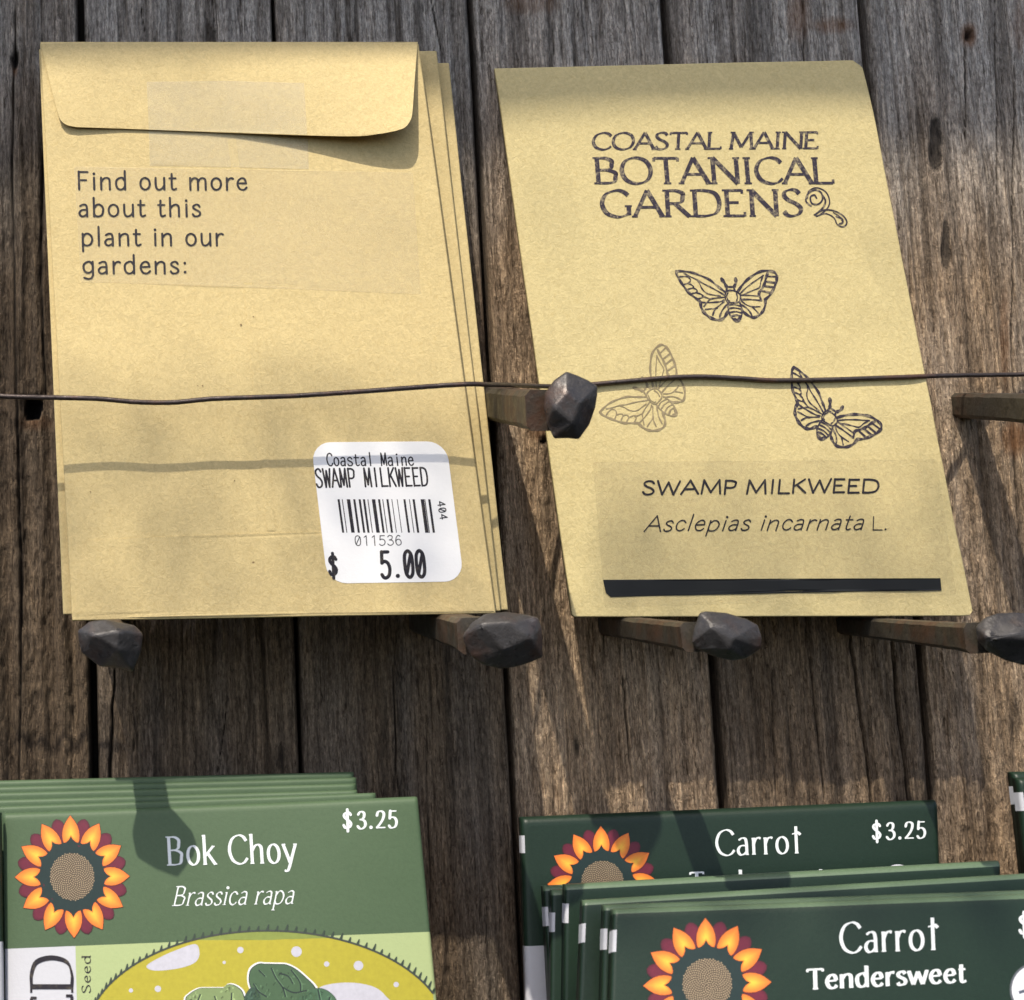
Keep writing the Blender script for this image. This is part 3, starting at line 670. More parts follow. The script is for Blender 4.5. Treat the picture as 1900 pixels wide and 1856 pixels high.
text(ik, 'SWAMP MILKWEED', (1190, 918), (1632, 914), (4, -25), .17, .12, nib=40, slant=-.06, track=.03, cap=True, jitter=.03)
text(ik, 'Asclepias incarnata', (1194, 986), (1602, 983), (5, -29), .10, .07, nib=40, slant=.16, track=.05, cap=True, jitter=.02)
text(ik, 'L.', (1616, 984), (1648, 984), (1, -25), .08, cap=True)
ik.build('lettering', shR, M_INK, lab, .085)
thin_panel('black_bar', [(1119, 1076), (1400, 1074), (1745, 1073), (1747, 1096), (1738, 1093), (1500, 1100), (1300, 1104), (1133, 1108), (1124, 1100)], shR, M_BAR, lab, .15, None, .04, 5.)
ik = Ink()
kw = dict(thick=.18, thin=.065, serif=.8, nib=20, cap=False)
text(ik, 'COASTAL MAINE', (1096, 278), (1519, 276), (2, -31), **{**kw, 'thick': .20, 'thin': .085}, track=-.02)
text(ik, 'BOTANICAL', (1104, 341), (1548, 341), (-4, -48), **kw, track=.0)
text(ik, 'GARDENS', (1113, 403), (1492, 401), (-3, -49), **kw, track=.03)
zz = lambda pts: [(1080 + x / 3.5185, 220 + y / 3.5185) for x, y in pts]
for pts, w_ in (([(1530, 520), (1515, 500), (1490, 515), (1500, 555), (1540, 560), (1568, 530), (1560, 485), (1520, 468), (1475, 490), (1460, 535), (1478, 560), (1495, 572)], 3.2),
                ([(1470, 520), (1480, 475), (1530, 453), (1590, 480), (1615, 540), (1598, 590), (1540, 635), (1515, 628)], 2.6),
                ([(1568, 500), (1588, 540), (1570, 585), (1530, 622)], 3.4), ([(1515, 630), (1570, 600), (1630, 600), (1690, 625), (1725, 665), (1722, 695), (1695, 708), (1665, 692)], 2.8),
                ([(1530, 640), (1580, 622), (1620, 632), (1648, 655), (1660, 685)], 2.6), ([(1660, 640), (1695, 655), (1700, 680), (1680, 690)], 3.6), ([(1640, 615), (1680, 640), (1696, 668)], 2.)):
    ik.ribbon(spline(zz(pts)), w_, cap=True)
ik.build('garden_name_print', shR, M_STAMP, envR, .06)
MOTH = [  # a stamped moth, strokes in its own drawing units with their width
    ('125,200 250,205 380,225 520,275 660,340 760,420 850,490 900,530', 32), ('125,200 140,270 190,360 250,450 330,550 420,620 510,690', 36),
    ('510,690 525,780 560,850 620,910 700,960 800,985 870,965 915,915 945,850', 42), ('250,235 330,280 460,340 560,400 680,460 790,520 890,580', 20),
    ('460,340 500,400 530,470 580,530 650,570 740,585 830,600', 18), ('165,295 240,285 310,290', 20), ('300,280 350,330 345,370 310,395 250,415', 20),
    ('310,395 370,420 400,450 390,470 320,490', 20), ('390,470 440,490 460,520 440,545 380,560', 20), ('440,545 520,570 560,600 540,625 470,645', 20),
    ('540,600 620,630 660,650 620,700 570,765', 20), ('660,650 740,635 820,625 890,620', 20), ('520,700 620,705 740,700 830,690 890,665', 22),
    ('590,815 680,805 760,795 830,740 890,690', 20), ('710,905 740,830 780,790', 24), ('820,940 850,850 900,780 940,730', 24),
    ('910,600 920,540 970,510 1040,515 1110,540 1150,590 1150,660 1110,700 1030,705 960,700 920,660 910,600', 22), ('955,540 935,600 950,660 985,680', 16), ('1090,560 1105,620 1095,670', 20),
    ('930,520 940,460 980,455 1040,460 1060,510', 26), ('850,325 890,380 925,440', 46), ('1075,320 1080,380 1058,440', 44),
    ('955,710 955,780 970,860 1010,940 1070,1000 1120,1010 1155,960 1180,870 1170,780 1145,710', 26), ('965,745 1050,735 1150,760', 20), ('970,800 1060,790 1165,810', 24),
    ('985,865 1080,850 1175,872', 24), ('1010,925 1090,905 1165,925', 30), ('1050,975 1100,985 1140,955', 44),
    ('1110,530 1170,440 1260,340 1370,260 1480,205 1600,195 1700,220 1740,285', 36), ('1740,280 1725,380 1680,490 1620,590 1550,655', 38),
    ('1590,230 1560,320 1540,400 1500,480 1450,560 1480,650', 38), ('1590,285 1710,290', 22), ('1570,368 1700,388', 28), ('1540,442 1670,458', 28), ('1500,520 1630,545', 28),
    ('1150,560 1230,480 1330,400 1430,330 1520,270', 18), ('1510,290 1480,370 1460,460 1380,500 1280,540 1180,590', 20), ('1160,585 1300,590 1430,600', 20), ('1160,655 1300,655 1490,672', 24),
    ('1550,650 1550,740 1520,830 1460,900 1370,945 1290,920 1220,870 1180,825', 38), ('1170,680 1250,740 1340,770 1470,770', 18), ('1170,740 1250,790 1310,860 1345,930', 22), ('1340,770 1390,820 1435,870', 20)]
def moth(dst, mat, wk, label):
    src = np.array([(125, 200), (1735, 270), (1105, 1005)], float); A = np.hstack([src, np.ones((3, 1))]); T = np.linalg.solve(A, np.array(dst, float))
    ik = Ink()
    for q, w_ in MOTH:
        pts = np.array([tuple(float(t) for t in p.split(',')) for p in q.split()]); P = np.hstack([pts, np.ones((len(pts), 1))]) @ T
        ik.ribbon(spline(P, 4), w_ / 8.64 * wk * 1.08 * (1 + .25 * np.sin(np.arange(len(spline(P, 4))) * .9)), cap=True)
    o = ik.build('moth_stamp', shR, mat, envR, .06); o['label'] = label
moth([(1254.5, 503.2), (1441, 511.3), (1368, 596.4)], M_STAMP, 1.0, 'dark stamped moth with level wings')
moth([(1112.5, 765), (1234, 642), (1254.5, 770)], M_FAINT, .82, 'faint stamped moth tilted to the left')
moth([(1472.5, 681), (1635, 795), (1521, 815)], M_STAMP, 1.05, 'dark stamped moth tilted to the right')

# ------------------------------------------------------------------ hand-forged nails
def smooth_nail_head(V, Fc):
    return V, Fc
def nail(label, base, joint, dj, wb, wj, hb, hj, outline, ridges, dr=3.0, seed=0):
    """base / joint: photo pixels of the shank's ends, dj: depth of the joint; w, h: section in mm"""
    B = un(base[0], base[1], 0); J = un(joint[0], joint[1], dj)
    t = thing('forged_nail', label, 'nail', B, 'hand-forged iron nails driven into the boards')
    n = 22; V = []; Fc = []; ax = (J - B) / np.linalg.norm(J - B); up = np.array([0, 0, 1.]); up -= ax * (up @ ax); up /= np.linalg.norm(up); rt = np.cross(up, ax)
    r = np.random.default_rng(seed)
    B2 = B - ax * 6
    for i in range(n):
        s = i / (n - 1); C = B2 * (1 - s) + J * s; w = wb + (wj - wb) * s ** 1.3; h = hb + (hj - hb) * s ** 1.3
        if s > .92: w *= 1 + (s - .92) * 1.0; h *= 1 + (s - .92) * 1.0
        sec = [(-.5, -.36), (-.36, -.5), (.36, -.5), (.5, -.36), (.5, .36), (.36, .5), (-.36, .5), (-.5, .36)]
        for a, b in sec: V.append(C + rt * w * (a + .03 * (r.random() - .5)) + up * h * (b + .03 * (r.random() - .5)))
    for i in range(n - 1):
        for k in range(8): a = i * 8 + k; b = i * 8 + (k + 1) % 8; Fc.append((a, b, b + 8, a + 8))
    Fc.append(tuple(range(7, -1, -1))); Fc.append(tuple((n - 1) * 8 + k for k in range(8)))
    mesh('shank', V, Fc, M_IRON2, t)
    if not outline: return t
    O = np.array(outline, float); c = O.mean(0); R_ = np.array(ridges, float); m_ = len(O)
    rim = un(O[:, 0], O[:, 1], np.full(m_, dj + 2.6)); mid = un(c[0] + (O[:, 0] - c[0]) * .97, c[1] + (O[:, 1] - c[1]) * .97, np.full(m_, dj + .6))
    jc = np.array(joint, float)
    bk = O * .42 + (.35 * c + .65 * jc) * .58; bk = un(bk[:, 0], bk[:, 1], np.full(m_, dj - 4.5))
    rg = un(R_[:, 0], R_[:, 1], np.full(len(R_), dj + 2.6 + dr))
    V = np.concatenate([bk, mid, rim, rg]); Fc = []
    for i in range(m_):
        j = (i + 1) % m_; Fc.append((i, j, m_ + j, m_ + i)); Fc.append((m_ + i, m_ + j, 2 * m_ + j, 2 * m_ + i))
    near = [int(np.argmin(np.hypot(*(R_ - O[i]).T))) for i in range(m_)]
    for i in range(m_):
        j = (i + 1) % m_; Fc.append((2 * m_ + i, 2 * m_ + j, 3 * m_ + near[i]))
        if near[i] != near[j]: Fc.append((2 * m_ + j, 3 * m_ + near[j], 3 * m_ + near[i]))
    if len(set(near)) > 2: Fc.append(tuple(3 * m_ + k for k in range(len(R_))))
    Fc.append(tuple(range(m_ - 1, -1, -1)))
    o = mesh('head', V, Fc, M_IRON, t)
    import bmesh
    bm = bmesh.new(); bm.from_mesh(o.data); bmesh.ops.recalc_face_normals(bm, faces=bm.faces); bm.to_mesh(o.data); bm.free()
    bv = o.modifiers.new('soft_edges', 'BEVEL'); bv.width = .00032; bv.segments = 2; bv.limit_method = 'ANGLE'; bv.angle_limit = math.radians(10)
    sb = o.modifiers.new('fine', 'SUBSURF'); sb.subdivision_type = 'SIMPLE'; sb.levels = 3; sb.render_levels = 3
    tx = bpy.data.textures.new('hammer_marks', 'CLOUDS'); tx.noise_scale = .0022; tx.noise_depth = 2
    dm = o.modifiers.new('hammered', 'DISPLACE'); dm.texture = tx; dm.strength = .00016; dm.mid_level = .5; dm.texture_coords = 'LOCAL'
    o.data.polygons.foreach_set('use_smooth', np.full(len(o.data.polygons), True))
    return t
def zc(pts, k, ox, oy): return [(ox + x / k, oy + y / k) for x, y in pts]
nail('upper forged nail holding the wire between the two brown envelopes', (902, 746), (1012, 762), 55, 6.2, 6.6, 6.6, 7.0,
     zc([(1250, 140), (1400, 195), (1550, 265), (1675, 340), (1672, 460), (1640, 640), (1560, 870), (1420, 1065), (1250, 1050), (1080, 1055), (990, 860), (940, 640), (960, 430), (1080, 260)], 7.308, 880, 670),
     zc([(1250, 430), (1440, 560), (1330, 850), (1080, 640)], 7.308, 880, 670), 2.6, 1)
nail('forged nail under the left end of the stickered brown envelope', (212, 1163), (200, 1190), 51, 6.0, 5.5, 6.0, 6,
     zc([(390, 190), (450, 145), (530, 135), (610, 150), (680, 165), (722, 210), (710, 290), (670, 400), (590, 378), (500, 372), (410, 300), (395, 240)], 2.714, 0, 1100),
     zc([(470, 215), (600, 190), (590, 285)], 2.714, 0, 1100), 3.2, 2)
nail('forged nail under the right end of the stickered brown envelope', (785, 1150), (885, 1180), 54, 6.0, 6.5, 5.0, 6.0,
     zc([(490, 245), (540, 175), (620, 120), (740, 108), (860, 125), (925, 140), (945, 200), (950, 370), (880, 400), (780, 430), (700, 437), (600, 410), (540, 370), (500, 290)], 3.094, 700, 1100),
     zc([(600, 180), (760, 170), (880, 260), (720, 330)], 3.094, 700, 1100), 2.6, 3)
nail('forged nail under the left part of the moth-stamped envelope', (1130, 1160), (1292, 1182), 54, 4.5, 5.0, 4.0, 4.8,
     zc([(235, 110), (265, 20), (300, 10), (400, 20), (500, 50), (560, 80), (580, 140), (575, 200), (500, 250), (430, 262), (340, 240), (250, 200), (225, 170)], 2.714, 1200, 1130),
     zc([(330, 90), (440, 150), (420, 200)], 2.714, 1200, 1130), 3.0, 4)
nail('forged nail under the right corner of the moth-stamped envelope, cut by the right frame edge', (1572, 1160), (1818, 1184), 54, 4.2, 5.0, 3.6, 5.0,
     zc([(1655, 90), (1700, 45), (1760, 22), (1850, 18), (1960, 25), (2080, 60), (2110, 150), (2080, 240), (1980, 290), (1900, 285), (1800, 258), (1710, 210), (1665, 160)], 2.714, 1200, 1130),
     zc([(1720, 145), (1880, 120), (2000, 160)], 2.714, 1200, 1130), 3.2, 5)
nail('upper forged nail at the right frame edge, its head outside the picture', (1789, 752), (2075, 765), 55, 5.2, 6.4, 5.2, 6.4,
     [(2070, 700), (2130, 720), (2150, 780), (2120, 830), (2060, 820), (2040, 760)], [(2080, 740), (2110, 790)], 3, 6)

# ------------------------------------------------------------------ the wire
W_ = [(-170, 722, 34), (0, 735, 34), (100, 738, 34), (180, 740, 34), (250, 746, 34), (320, 747, 34), (400, 740, 34), (540, 735, 34), (680, 726, 34), (800, 717, 34), (870, 713, 34), (900, 713.5, 31), (955, 715, 21), (1008, 717, 13.6), (1062, 717, 12.8),
      (1104, 713, 12.5), (1170, 707, 12.6), (1240, 701, 12.7), (1300, 699, 12.8), (1370, 702, 12.8), (1440, 706, 12.8), (1560, 704, 12.7), (1700, 699, 11.9), (1760, 697, 9), (1830, 696, 4), (1900, 695, 1.8), (2100, 692, 1.8)]
Wp = un(np.array([p[0] for p in W_], float), np.array([p[1] for p in W_], float), np.array([p[2] for p in W_], float))
def spline3(P, n=8):
    Q = np.vstack([2 * P[0] - P[1], P, 2 * P[-1] - P[-2]]); out = []
    for i in range(1, len(Q) - 2):
        p0, p1, p2, p3 = Q[i - 1:i + 3]
        for t in np.arange(n) / n: out.append(.5 * (2 * p1 + (p2 - p0) * t + (2 * p0 - 5 * p1 + 4 * p2 - p3) * t * t + (3 * p1 - p0 - 3 * p2 + p3) * t ** 3))
    out.append(Q[-2]); return np.array(out)
def tube(name, P, r, mat, parent=None, k=12, loc=None):
    V = []; Fc = []; d = np.gradient(P, axis=0); d /= np.linalg.norm(d, axis=1)[:, None]
    for i in range(len(P)):
        a = np.cross(d[i], [0, 1, 0]); a /= np.linalg.norm(a); b = np.cross(d[i], a)
        for j in range(k): t = 2 * math.pi * j / k; V.append(P[i] + r * (a * math.cos(t) + b * math.sin(t)))
    for i in range(len(P) - 1):
        for j in range(k): q = i * k + j; w = i * k + (j + 1) % k; Fc.append((q, w, w + k, q + k))
    Fc.append(tuple(range(k - 1, -1, -1))); Fc.append(tuple((len(P) - 1) * k + j for j in range(k)))
    return mesh(name, V, Fc, mat, parent, True, loc=loc)
_w = spline3(Wp, 14); _w = _w + np.stack([np.zeros(len(_w)), np.zeros(len(_w)), +.018 * np.array([random.uniform(-1, 1) for _ in _w])], 1)
tag(tube('wire', _w, .5, M_WIRE, loc=Wp[11]), 'thin dark bent wire strung across both brown envelopes from nail to nail', 'wire')

# ------------------------------------------------------------------ sunflower emblem
def flower(ink, c, ex, ey, half=None):
    """c centre, ex right radius vector, ey up radius vector, in photo pixels"""
    c = np.array(c, float); ex = np.array(ex, float); ey = np.array(ey, float)
    def P(r, a): return c + r * (math.sin(a) * ex + math.cos(a) * ey)
    def petal(shape, a, center, cols, lift):
        # shape: list of (r, t) with t sideways; centre for gradient
        A = math.cos(a); B = math.sin(a)
        def q(r, t): return c + (r * B + t * A) * ex + (r * A - t * B) * ey
        pts = [q(*p) for p in shape]; cen = q(*center); n = len(pts); V = [cen]; colr = [cols[0]]
        for k, f in enumerate((.35, .7, 1.0)):
            for p in pts: V.append(cen + (p - cen) * f); colr.append(cols[k + 1])
        Fc = [(0, 1 + i, 1 + (i + 1) % n) for i in range(n)]
        for k in range(2):
            for i in range(n): j = (i + 1) % n; Fc.append((1 + k * n + i, 1 + k * n + j, 1 + (k + 1) * n + j, 1 + (k + 1) * n + i))
        ink.add(V, Fc, colr, lift)
    hs = [(1.0, 0), (.955, .035), (.90, .078), (.83, .118), (.75, .143), (.67, .150), (.60, .142), (.555, .125), (.565, .085), (.605, .035), (.665, 0)]
    shp = hs + [(r, -t) for r, t in hs[-2:0:-1]]
    ms = [(.965, 0), (.94, .055), (.89, .095), (.80, .12), (.65, .11), (.55, .06), (.5, 0)]
    mshp = ms + [(r, -t) for r, t in ms[-2:0:-1]]
    big = lambda s_, k, r0: [(r0 + (r - r0) * k, t * (k + .03)) for r, t in s_]
    dkk = (.012, .016, .015)
    for i in range(12):
        a = (i + .5) * math.pi / 6
        petal(big(mshp, 1.05, .75), a, (.75, 0), [(.05, .01, .015)] * 4, .0)
        petal(mshp, a, (.75, 0), [(.125, .013, .030)] * 3 + [(.09, .010, .022)], .008)
    # dark star disc
    n = 48; V = [c]; 
    for k in range(n):
        a = 2 * math.pi * k / n; q = (k % 4) / 4; r = .635 if k % 4 == 0 else (.60 if k % 2 else .585)
        V.append(P(r, a))
    ink.add(V, [(0, 1 + k, 1 + (k + 1) % n) for k in range(n)], (.012, .026, .024), .016)
    for i in range(12):
        a = i * math.pi / 6
        petal(big(shp, 1.045, .78), a, (.78, 0), [(.07, .02, .01)] * 4, .022)
        petal(shp, a, (.70, 0), [(.82, .47, .05), (.80, .34, .04), (.74, .22, .03), (.66, .15, .025)], .030)
    ink.blob(c[0], c[1], 0, 0, (0, 0, 0), .03)
    V = [c] + [P(.385, 2 * math.pi * k / 40) for k in range(40)]
    ink.add(V, [(0, 1 + k, 1 + (k + 1) % 40) for k in range(40)], (.075, .055, .035), .036)
    for k in range(430):
        r = .39 * math.sqrt((k + .5) / 430); a = k * 2.39996; p = P(r, a); s_ = .0105 * np.hypot(*ex)
        V = [p + s_ * np.array((math.cos(t), math.sin(t))) for t in (a, a + 1.57, a + 3.14, a + 4.71)]
        ink.add(V, [(0, 1, 2, 3)], (.50, .38, .24), .044)

# ------------------------------------------------------------------ seed packets
def packet(c, label, group, mats, t=2.6, midx=None, ul=(), vl=(), seed=0, bulge=1.0, rt=1.5, rs=1.1, side=True, wob=.5, name='seed_packet'):
    sh = Sheet(c, (rt, rs), bulge, wob, seed=seed)
    o = thing(name, label, 'seed packet', sh.flat(np.array(.5), np.array(1.)), group)
    slab('body', sh, t, mats, o, ul, vl, midx)
    return sh, o
def ext(c, k):
    """extend a visible quad downwards by factor k along its own sides (in space)"""
    P = [un(*q) for q in c]; return P
def packet_quad(tl, tr, bl, br, dt, db):
    """corners from the visible part, continued down to the packet's full height of 114 mm"""
    a, b, c_, d_ = un(*tl, dt), un(*tr, dt), un(*br, db), un(*bl, db)
    out = []
    L = np.linalg.norm(d_ - a); e = a + (d_ - a) * 114 / L; L2 = np.linalg.norm(c_ - b); f_ = b + (c_ - b) * 114 / L2
    def back(p): xy = proj(p); return (float(xy[0]), float(xy[1]), float(-p[1]))
    return [(*tl, dt), (*tr, dt), back(f_), back(e)]

# --- bok choy stack (rear to front)
BG = 'sage green seed packets stacked at lower left'
backs = [((-118, 1452), (657, 1433), (-118, 1856), (676, 1856), 17, 22, 'rearmost sage green packet of the lower left stack, its top edge highest of all'),
         ((-112, 1463), (662, 1443), (-112, 1856), (683, 1856), 19.5, 25, 'second from the rear of the sage green packets, lower left stack'),
         ((-114, 1474), (661, 1454), (-114, 1856), (684, 1856), 22.5, 28, 'third from the rear of the sage green packets, lower left stack'),
         ((-110, 1487), (664, 1466), (-110, 1856), (690, 1856), 25.5, 31, 'second sage green packet behind the Bok Choy front one, lower left stack'),
         ((-76, 1499), (698, 1471), (-74, 1856), (730, 1856), 28.5, 35, 'sage green packet directly behind the front Bok Choy one')]
for k, (tl, tr, bl, br, dt, db, lb) in enumerate(backs):
    packet(packet_quad(tl, tr, bl, br, dt, db), lb, BG, [M_GREEN], 2.2, seed=30 + k, bulge=.5, rt=.7, wob=.7)
qb = packet_quad((5, 1508), (775, 1477), (9, 1856), (811, 1856), 32, 41)
shB = Sheet(qb, (1.2, .7), .8, .45, seed=41)
vb = float(shB.inv([(400, 1745)])[1][0]); ub = float(shB.inv([(141, 1800)])[0][0])
def mb(u, v, sd=False): return 0 if v < vb else (1 if u < ub else 2)
shB, pB = packet(qb, 'front sage green Bok Choy seed packet with sunflower emblem and yellow picture', BG, [M_GREEN, M_WPAPER, M_PALE], 2.4, mb, (ub,), (vb,), 41, .8, 1.2, .7, wob=.8)
ik = Ink(); flower(ik, (134, 1627), (106.5, -1), (-3.6, -113.5)); ik.build('sunflower_emblem', shB, M_PRINT, pB, .07)
ik = Ink(); kw = dict(col=(.8, .82, .82))
text(ik, 'Bok Choy', (311, 1606), (551, 1601), (-3, -53), .108, .040, nib=12, serif=.8, track=.07, cap=False, **kw)
text(ik, 'Brassica rapa', (320, 1681), (545, 1677), (1, -36), .085, .032, nib=35, serif=.9, slant=.19, track=.04, cap=False, **kw)
text(ik, '$3.25', (636, 1539), (738, 1536), (-1, -33), .155, .06, nib=10, serif=.7, track=.12, cap=True, **kw)
ik.build('lettering', shB, M_WINK, pB, .07)
# picture: oval window with tick marks, snow, leaves
ik = Ink(); C0 = np.array((500., 1924.)); ax_, by_ = 337., 197.
def ell(th, k=1.): return (C0[0] + ax_ * k * math.sin(th) - 4, C0[1] - by_ * k * math.cos(th) + 0.012 * ax_ * math.sin(th) * 0)
lim = 812 
ths = np.linspace(-1.57, 1.57, 61)
arc = [ell(t) for t in ths]; arc = [p for p in arc if p[0] < 806 and p[0] > 10]
oval = arc + [(806, 1950), (arc[0][0], 1950)]
YL = (.37, .32, .03)
ik.poly(oval, YL, 0, step=12)
band = [p for p in arc if p[1] < 1746 - .02 * (p[0] - 400)]
ik.poly(band + [(band[-1][0], band[-1][1] + .5), (500, 1744.5), (band[0][0], band[0][1] + .5)], (.20, .24, .05), .008, rows=8)
WC = (.46, .45, .50)
ik.poly(list(spline([(272, 1792), (300, 1775), (330, 1762), (362, 1752), (370, 1766), (366, 1782), (350, 1792), (320, 1799), (285, 1801), (272, 1792)], 4)), WC, .016, rows=10)
ik.poly(list(spline([(575, 1856), (590, 1834), (620, 1825), (660, 1824), (695, 1832), (715, 1848), (722, 1870), (600, 1880), (575, 1856)], 4)), WC, .016, rows=10)
for x_, y_, r_ in ((550, 1766, 10), (446, 1763, 6), (606, 1789, 5), (665, 1792, 9), (735, 1827, 5), (293, 1835, 6), (243, 1838, 4), (416, 1786, 3)): ik.blob(x_, y_, r_, r_, WC, .018)
dk = (.020, .028, .026); lf = (.058, .105, .052); lt = (.18, .24, .10)
def leaf(pts, col, edge=dk, halo=True, veins=()):
    sp = spline(pts + [pts[0]], 4); c = sp.mean(0)
    if halo: ik.poly([tuple(c + (p - c) * 1.09) for p in sp], (.70, .70, .68), .022, rows=12)
    ik.poly([tuple(c + (p - c) * 1.03) for p in sp], edge, .030, rows=12)
    ik.poly([tuple(p) for p in sp], col, .038, rows=12)
    rr = np.random.default_rng(int(abs(pts[0][0] * 7 + pts[1][1])))
    y0, y1 = sp[:, 1].min(), sp[:, 1].max()
    for _ in range(46):
        y = rr.uniform(y0 + 5, y1 - 6); hit = [a[0] + (b[0] - a[0]) * (y - a[1]) / (b[1] - a[1]) for a, b in zip(sp[:-1], sp[1:]) if (a[1] - y) * (b[1] - y) < 0]
        if len(hit) < 2: continue
        xa, xb = min(hit) + 5, max(hit) - 5
        if xb <= xa: continue
        x = rr.uniform(xa, xb); t = (x - xa) / (xb - xa); f = (.55 if rr.random() < .45 else 1.55) * rr.uniform(.85, 1.15); an = -1.2 + 1.1 * t + rr.normal(0, .25); L = rr.uniform(4, 10)
        ik.ribbon([(x, y), (x - L * .5 * math.cos(an) * .7, y - L * .5 * math.sin(an)), (x - L * math.cos(an) * .7 + 1, y - L * math.sin(an))], rr.uniform(1.2, 3.4), tuple(min(.6, c_ * f) for c_ in col), lift=.041)
    for a in veins: ik.ribbon(spline(a), 2.6, edge, lift=.046); ik.ribbon(spline(a) + np.array((2.4, .6)), 1.2, tuple(min(.6, c_ * 2.2) for c_ in col), lift=.044)
leaf([(345, 1858), (352, 1845), (372, 1834), (392, 1837), (402, 1850), (420, 1828), (440, 1832), (452, 1850), (455, 1900), (350, 1900)], lt, veins=([(398, 1848), (406, 1875), (404, 1900)], [(372, 1845), (362, 1870)], [(430, 1842), (428, 1880)]))
leaf([(470, 1850), (463, 1822), (466, 1800), (482, 1789), (500, 1792), (512, 1800), (524, 1790), (545, 1797), (566, 1814), (583, 1832), (588, 1856), (586, 1900), (450, 1900), (452, 1862)], lf,
     veins=([(503, 1796), (512, 1815), (524, 1832), (530, 1850)], [(470, 1825), (480, 1840), (495, 1850)], [(540, 1800), (556, 1822), (558, 1840)], [(524, 1832), (545, 1842), (570, 1838)], [(480, 1800), (492, 1812)], [(518, 1806), (535, 1812), (544, 1826)]))
leaf([(548, 1856), (570, 1840), (592, 1834), (612, 1842), (625, 1860), (630, 1900), (545, 1900)], (.06, .12, .065), halo=False, veins=([(590, 1836), (594, 1856), (600, 1890)], [(612, 1850), (604, 1880)]))
leaf([(452, 1860), (458, 1842), (470, 1832), (482, 1845), (486, 1900), (455, 1900)], (.04, .075, .05), halo=False)
ik.build('bok_choy_picture', shB, M_PRINT, pB, .07)
ik = Ink(); A_ = np.array(arc); ik.ribbon(A_, 3.4, (.05, .055, .045))
for t in np.arange(-1.25, 1.5, .052):
    p = np.array(ell(t)); q = np.array(ell(t, 1.0)) + np.array((3 + 2 * math.sin(t), -11.)) * random.uniform(.75, 1.15)
    if q[0] < 808 and p[0] > 150: ik.poly([tuple(p + (-3, 0)), tuple(q + (-1, 0)), tuple(q + (1, 0)), tuple(p + (3, 1))], (.035, .05, .035), .01, rows=3)
ik.build('oval_border', shB, M_PRINT, pB, .13)
ik = Ink(); kd = dict(col=(.02, .025, .03))
text(ik, 'SEED', (135, 2003), (135, 1771), (-78, 0), .125, .05, nib=-70, serif=1.0, cap=False, track=.06, **kd)
text(ik, 'Heirloom Tree Seed'[9:], (168, 1926), (168, 1772), (-16, 0), .15, .06, nib=-70, serif=1.0, cap=False, track=.06, **kd)
ik.build('side_lettering', shB, M_INK, pB, .07)

# --- sliver of the packet left of it
qs = packet_quad((-740, 1530), (1, 1506), (-745, 1856), (5, 1856), 36, 44)
shs = Sheet(qs, (1.5, 1.0), .6, 0, seed=60); vs_ = float(shs.inv([(-20, 1748)])[1][0])
packet(qs, 'seed packet at the left frame edge of which only a thin sliver shows', None, [M_DKGREEN, M_WPAPER], 2.4, lambda u, v, sd=False: 0 if v < vs_ else 1, (), (vs_,), 60, .6, 1.5, 1.0, wob=0)

# --- carrot packets
CG = 'dark green Carrot seed packets at lower right'
def spine_patch(sh, o, v0, v1, t, w=.55):
    """white printed block wrapping the left fold"""
    n = 8; vv = np.linspace(v0, v1, n); e = sh.P[1] - sh.P[0]; e = e / np.linalg.norm(e); V = []; Fc = []
    side = [-t * .97, -t * .8, -t * .6, -t * .45]
    for v in vv:
        p = sh.flat(np.array(0.), np.array(v)); rim = sh.at(np.array(0.), np.array(v))
        for b in side:
            if b < (rim - p) @ sh.n - .1: V.append(p - e * .05 + sh.n * b)
            else: V.append(rim - e * .05)
        for q in (.0, .03, .1, .22, .4, w): V.append(sh.at(np.array(q / sh.W), np.array(v), .05) - e * .05 * (1 - q / w))
    m_ = len(side) + 6
    for i in range(n - 1):
        for j in range(m_ - 1): a = i * m_ + j; Fc.append((a, a + m_, a + m_ + 1, a + 1))
    mesh('spine_block', V, Fc, M_WPAPER, o, True)
def carrot_face(sh, o, ox, oy, k, body=True):
    """ox, oy: pixel of emblem centre, k: size against the rear packet"""
    ik = Ink(); flower(ik, (ox, oy), (102 * k, -3 * k), (-3 * k, -105 * k)); ik.build('sunflower_emblem', sh, M_PRINT, o, .07)
    return
qr = packet_quad((967, 1516), (1742, 1484), (977, 1856), (1748, 1700), 17, 22)
a_, b_ = un(967, 1516, 17), un(977, 1856, 22)
qr = packet_quad((967, 1516), (1742, 1484), (977, 1856), (1755, 1856), 17, 23)
shr = Sheet(qr, (1.5, 1.1), .8, .5, seed=71); vr = float(shr.inv([(1000, 1755)])[1][0])
shr, pr = packet(qr, 'rear dark green Carrot seed packet showing its price, lying against the boards', CG, [M_DKGREEN, M_WPAPER], 2.4,
                 lambda u, v, sd=False: 0 if v < vr else 1, (), (vr,), 71, .8, 1.5, 1.1, wob=.5)
carrot_face(shr, pr, 1117.5, 1638, 1.0)
spine_patch(shr, pr, .031, .060, 2.4)
ik = Ink(); kw = dict(col=(.8, .82, .82))
text(ik, 'Carro†', (1327, 1588), (1488, 1583), (-2, -47), .118, .042, nib=12, serif=.8, track=.07, cap=False, **kw)
text(ik, 'Tendersweet', (1280, 1650), (1532, 1640), (-1, -31), .20, .075, nib=10, serif=.9, track=.06, cap=False, **kw)
text(ik, '$3.25', (1618, 1559), (1718, 1555), (-1, -32), .155, .06, nib=10, serif=.7, track=.12, cap=True, **kw)
ik.build('lettering', shr, M_WINK, pr, .07)
ik = Ink(); ik.blob(1666, 1637, 33, 33, (.62, .62, .66), n=30); ik.blob(1666, 1637, 29, 29, (.70, .70, .74), .01, n=30)
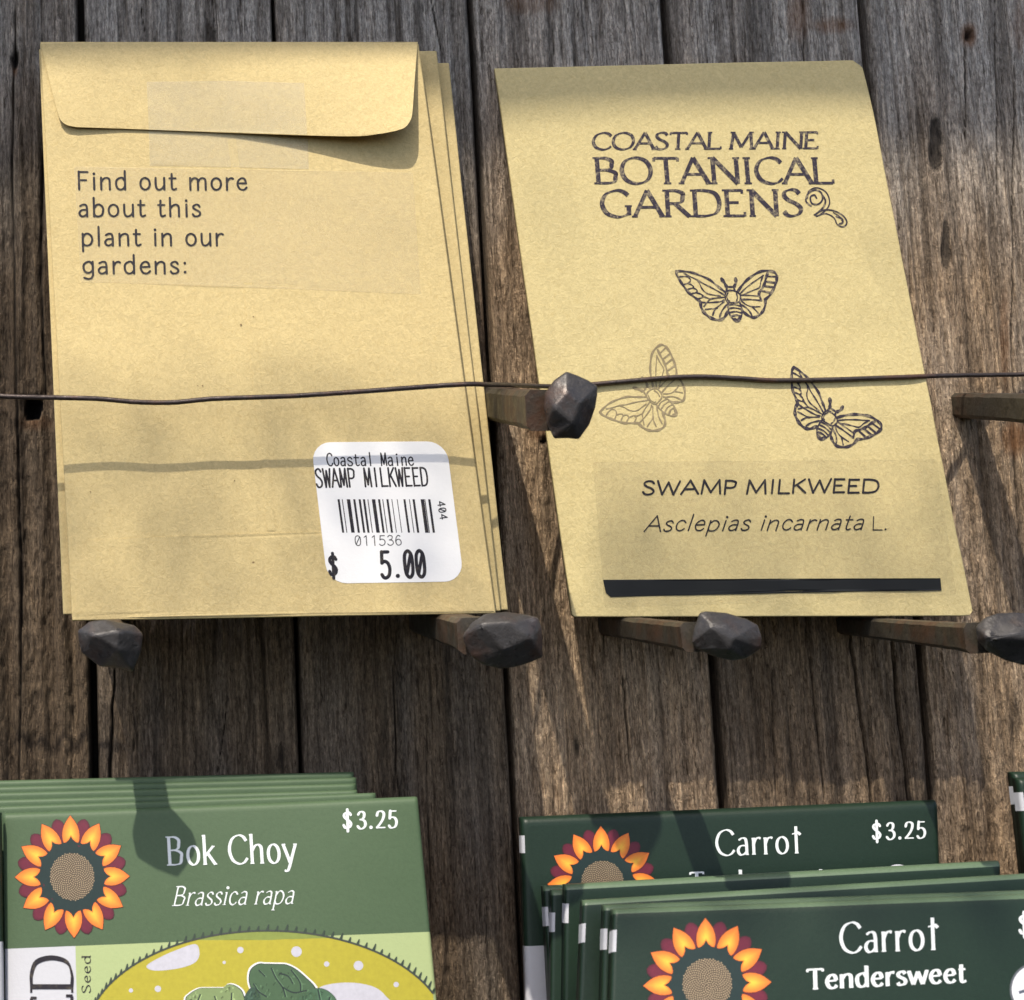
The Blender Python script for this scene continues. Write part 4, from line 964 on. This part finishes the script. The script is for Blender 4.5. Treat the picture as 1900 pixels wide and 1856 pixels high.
ik.build('round_badge', shr, M_PRINT, pr, .07)
stk = [((1009, 1643), (1795, 1603), (1020, 1856), (1806, 1856), 27, 32, 'leftmost dark green packet of the fanned Carrot stack'),
       ((1026, 1651), (1822, 1612), (1023, 1856), (1826, 1856), 31, 35, 'second from the left in the fanned Carrot stack'),
       ((1050, 1641), (1856, 1597), (1047, 1856), (1856, 1856), 34, 38, 'Carrot packet of the fanned stack whose top right corner stands highest'),
       ((1083, 1669), (1948, 1617), (1075, 1856), (1945, 1856), 47, 52, 'third Carrot packet from the front of the fanned stack'),
       ((1123, 1678), (2009, 1648), (1118, 1856), (2005, 1856), 56, 60, 'Carrot packet directly behind the front Tendersweet one')]
for k, (tl, tr, bl, br, dt, db, lb) in enumerate(stk):
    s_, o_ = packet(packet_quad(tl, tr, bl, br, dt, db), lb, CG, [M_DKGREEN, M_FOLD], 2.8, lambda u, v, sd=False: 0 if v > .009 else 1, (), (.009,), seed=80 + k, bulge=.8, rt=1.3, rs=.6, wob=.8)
    spine_patch(s_, o_, (.034, .036, .030, .036, .035)[k], (.064, .066, .060, .064, .065)[k], 2.8)
qf = packet_quad((1140, 1684), (2042, 1652), (1134, 1856), (2038, 1856), 60, 65)
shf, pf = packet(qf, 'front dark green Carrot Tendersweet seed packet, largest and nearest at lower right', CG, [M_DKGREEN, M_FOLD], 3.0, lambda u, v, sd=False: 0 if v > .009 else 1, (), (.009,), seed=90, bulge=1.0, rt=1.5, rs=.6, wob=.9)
carrot_face(shf, pf, 1312, 1826, 1.165)
spine_patch(shf, pf, .032, .063, 3.0)
ik = Ink()
text(ik, 'Carro†', (1557, 1769), (1743, 1762), (-2, -56), .118, .042, nib=12, serif=.8, track=.07, cap=False, **kw)
text(ik, 'Tendersweet', (1497, 1836), (1794, 1822), (-1, -37), .20, .075, nib=10, serif=.9, track=.06, cap=False, **kw)
text(ik, '$3.25', (1890, 1735), (2006, 1731), (-1, -38), .155, .06, nib=10, serif=.7, track=.12, cap=True, **kw)
ik.build('lettering', shf, M_WINK, pf, .07)
ik = Ink(); ik.blob(1920, 1836, 47, 49, (.10, .11, .12), n=36); ik.blob(1920, 1836, 43, 45, (.70, .70, .74), .01, n=36); ik.ribbon(spline([(1890, 1842), (1905, 1838), (1925, 1836)]), 6, (.08, .09, .12), lift=.02)
ik.build('round_badge', shf, M_PRINT, pf, .07)

# --- two packets cut by the right frame edge
for k, (x_, y_, d_, lb) in enumerate(((1881, 1432, 22, 'rear dark green packet cut by the right frame edge, above the Carrot stack'), (1890, 1443, 27, 'front dark green packet cut by the right frame edge, above the Carrot stack'))):
    s_, o_ = packet(packet_quad((x_, y_), (x_ + 790, y_ - 25), (x_ + 18, y_ + 160), (x_ + 802, y_ + 150), d_, d_ + 3), lb, 'dark green packets at the right frame edge', [M_DKGREEN], 2.6, seed=95 + k, bulge=.6, rt=1.4, rs=.9, wob=.2)
    spine_patch(s_, o_, .024, .054, 2.6)
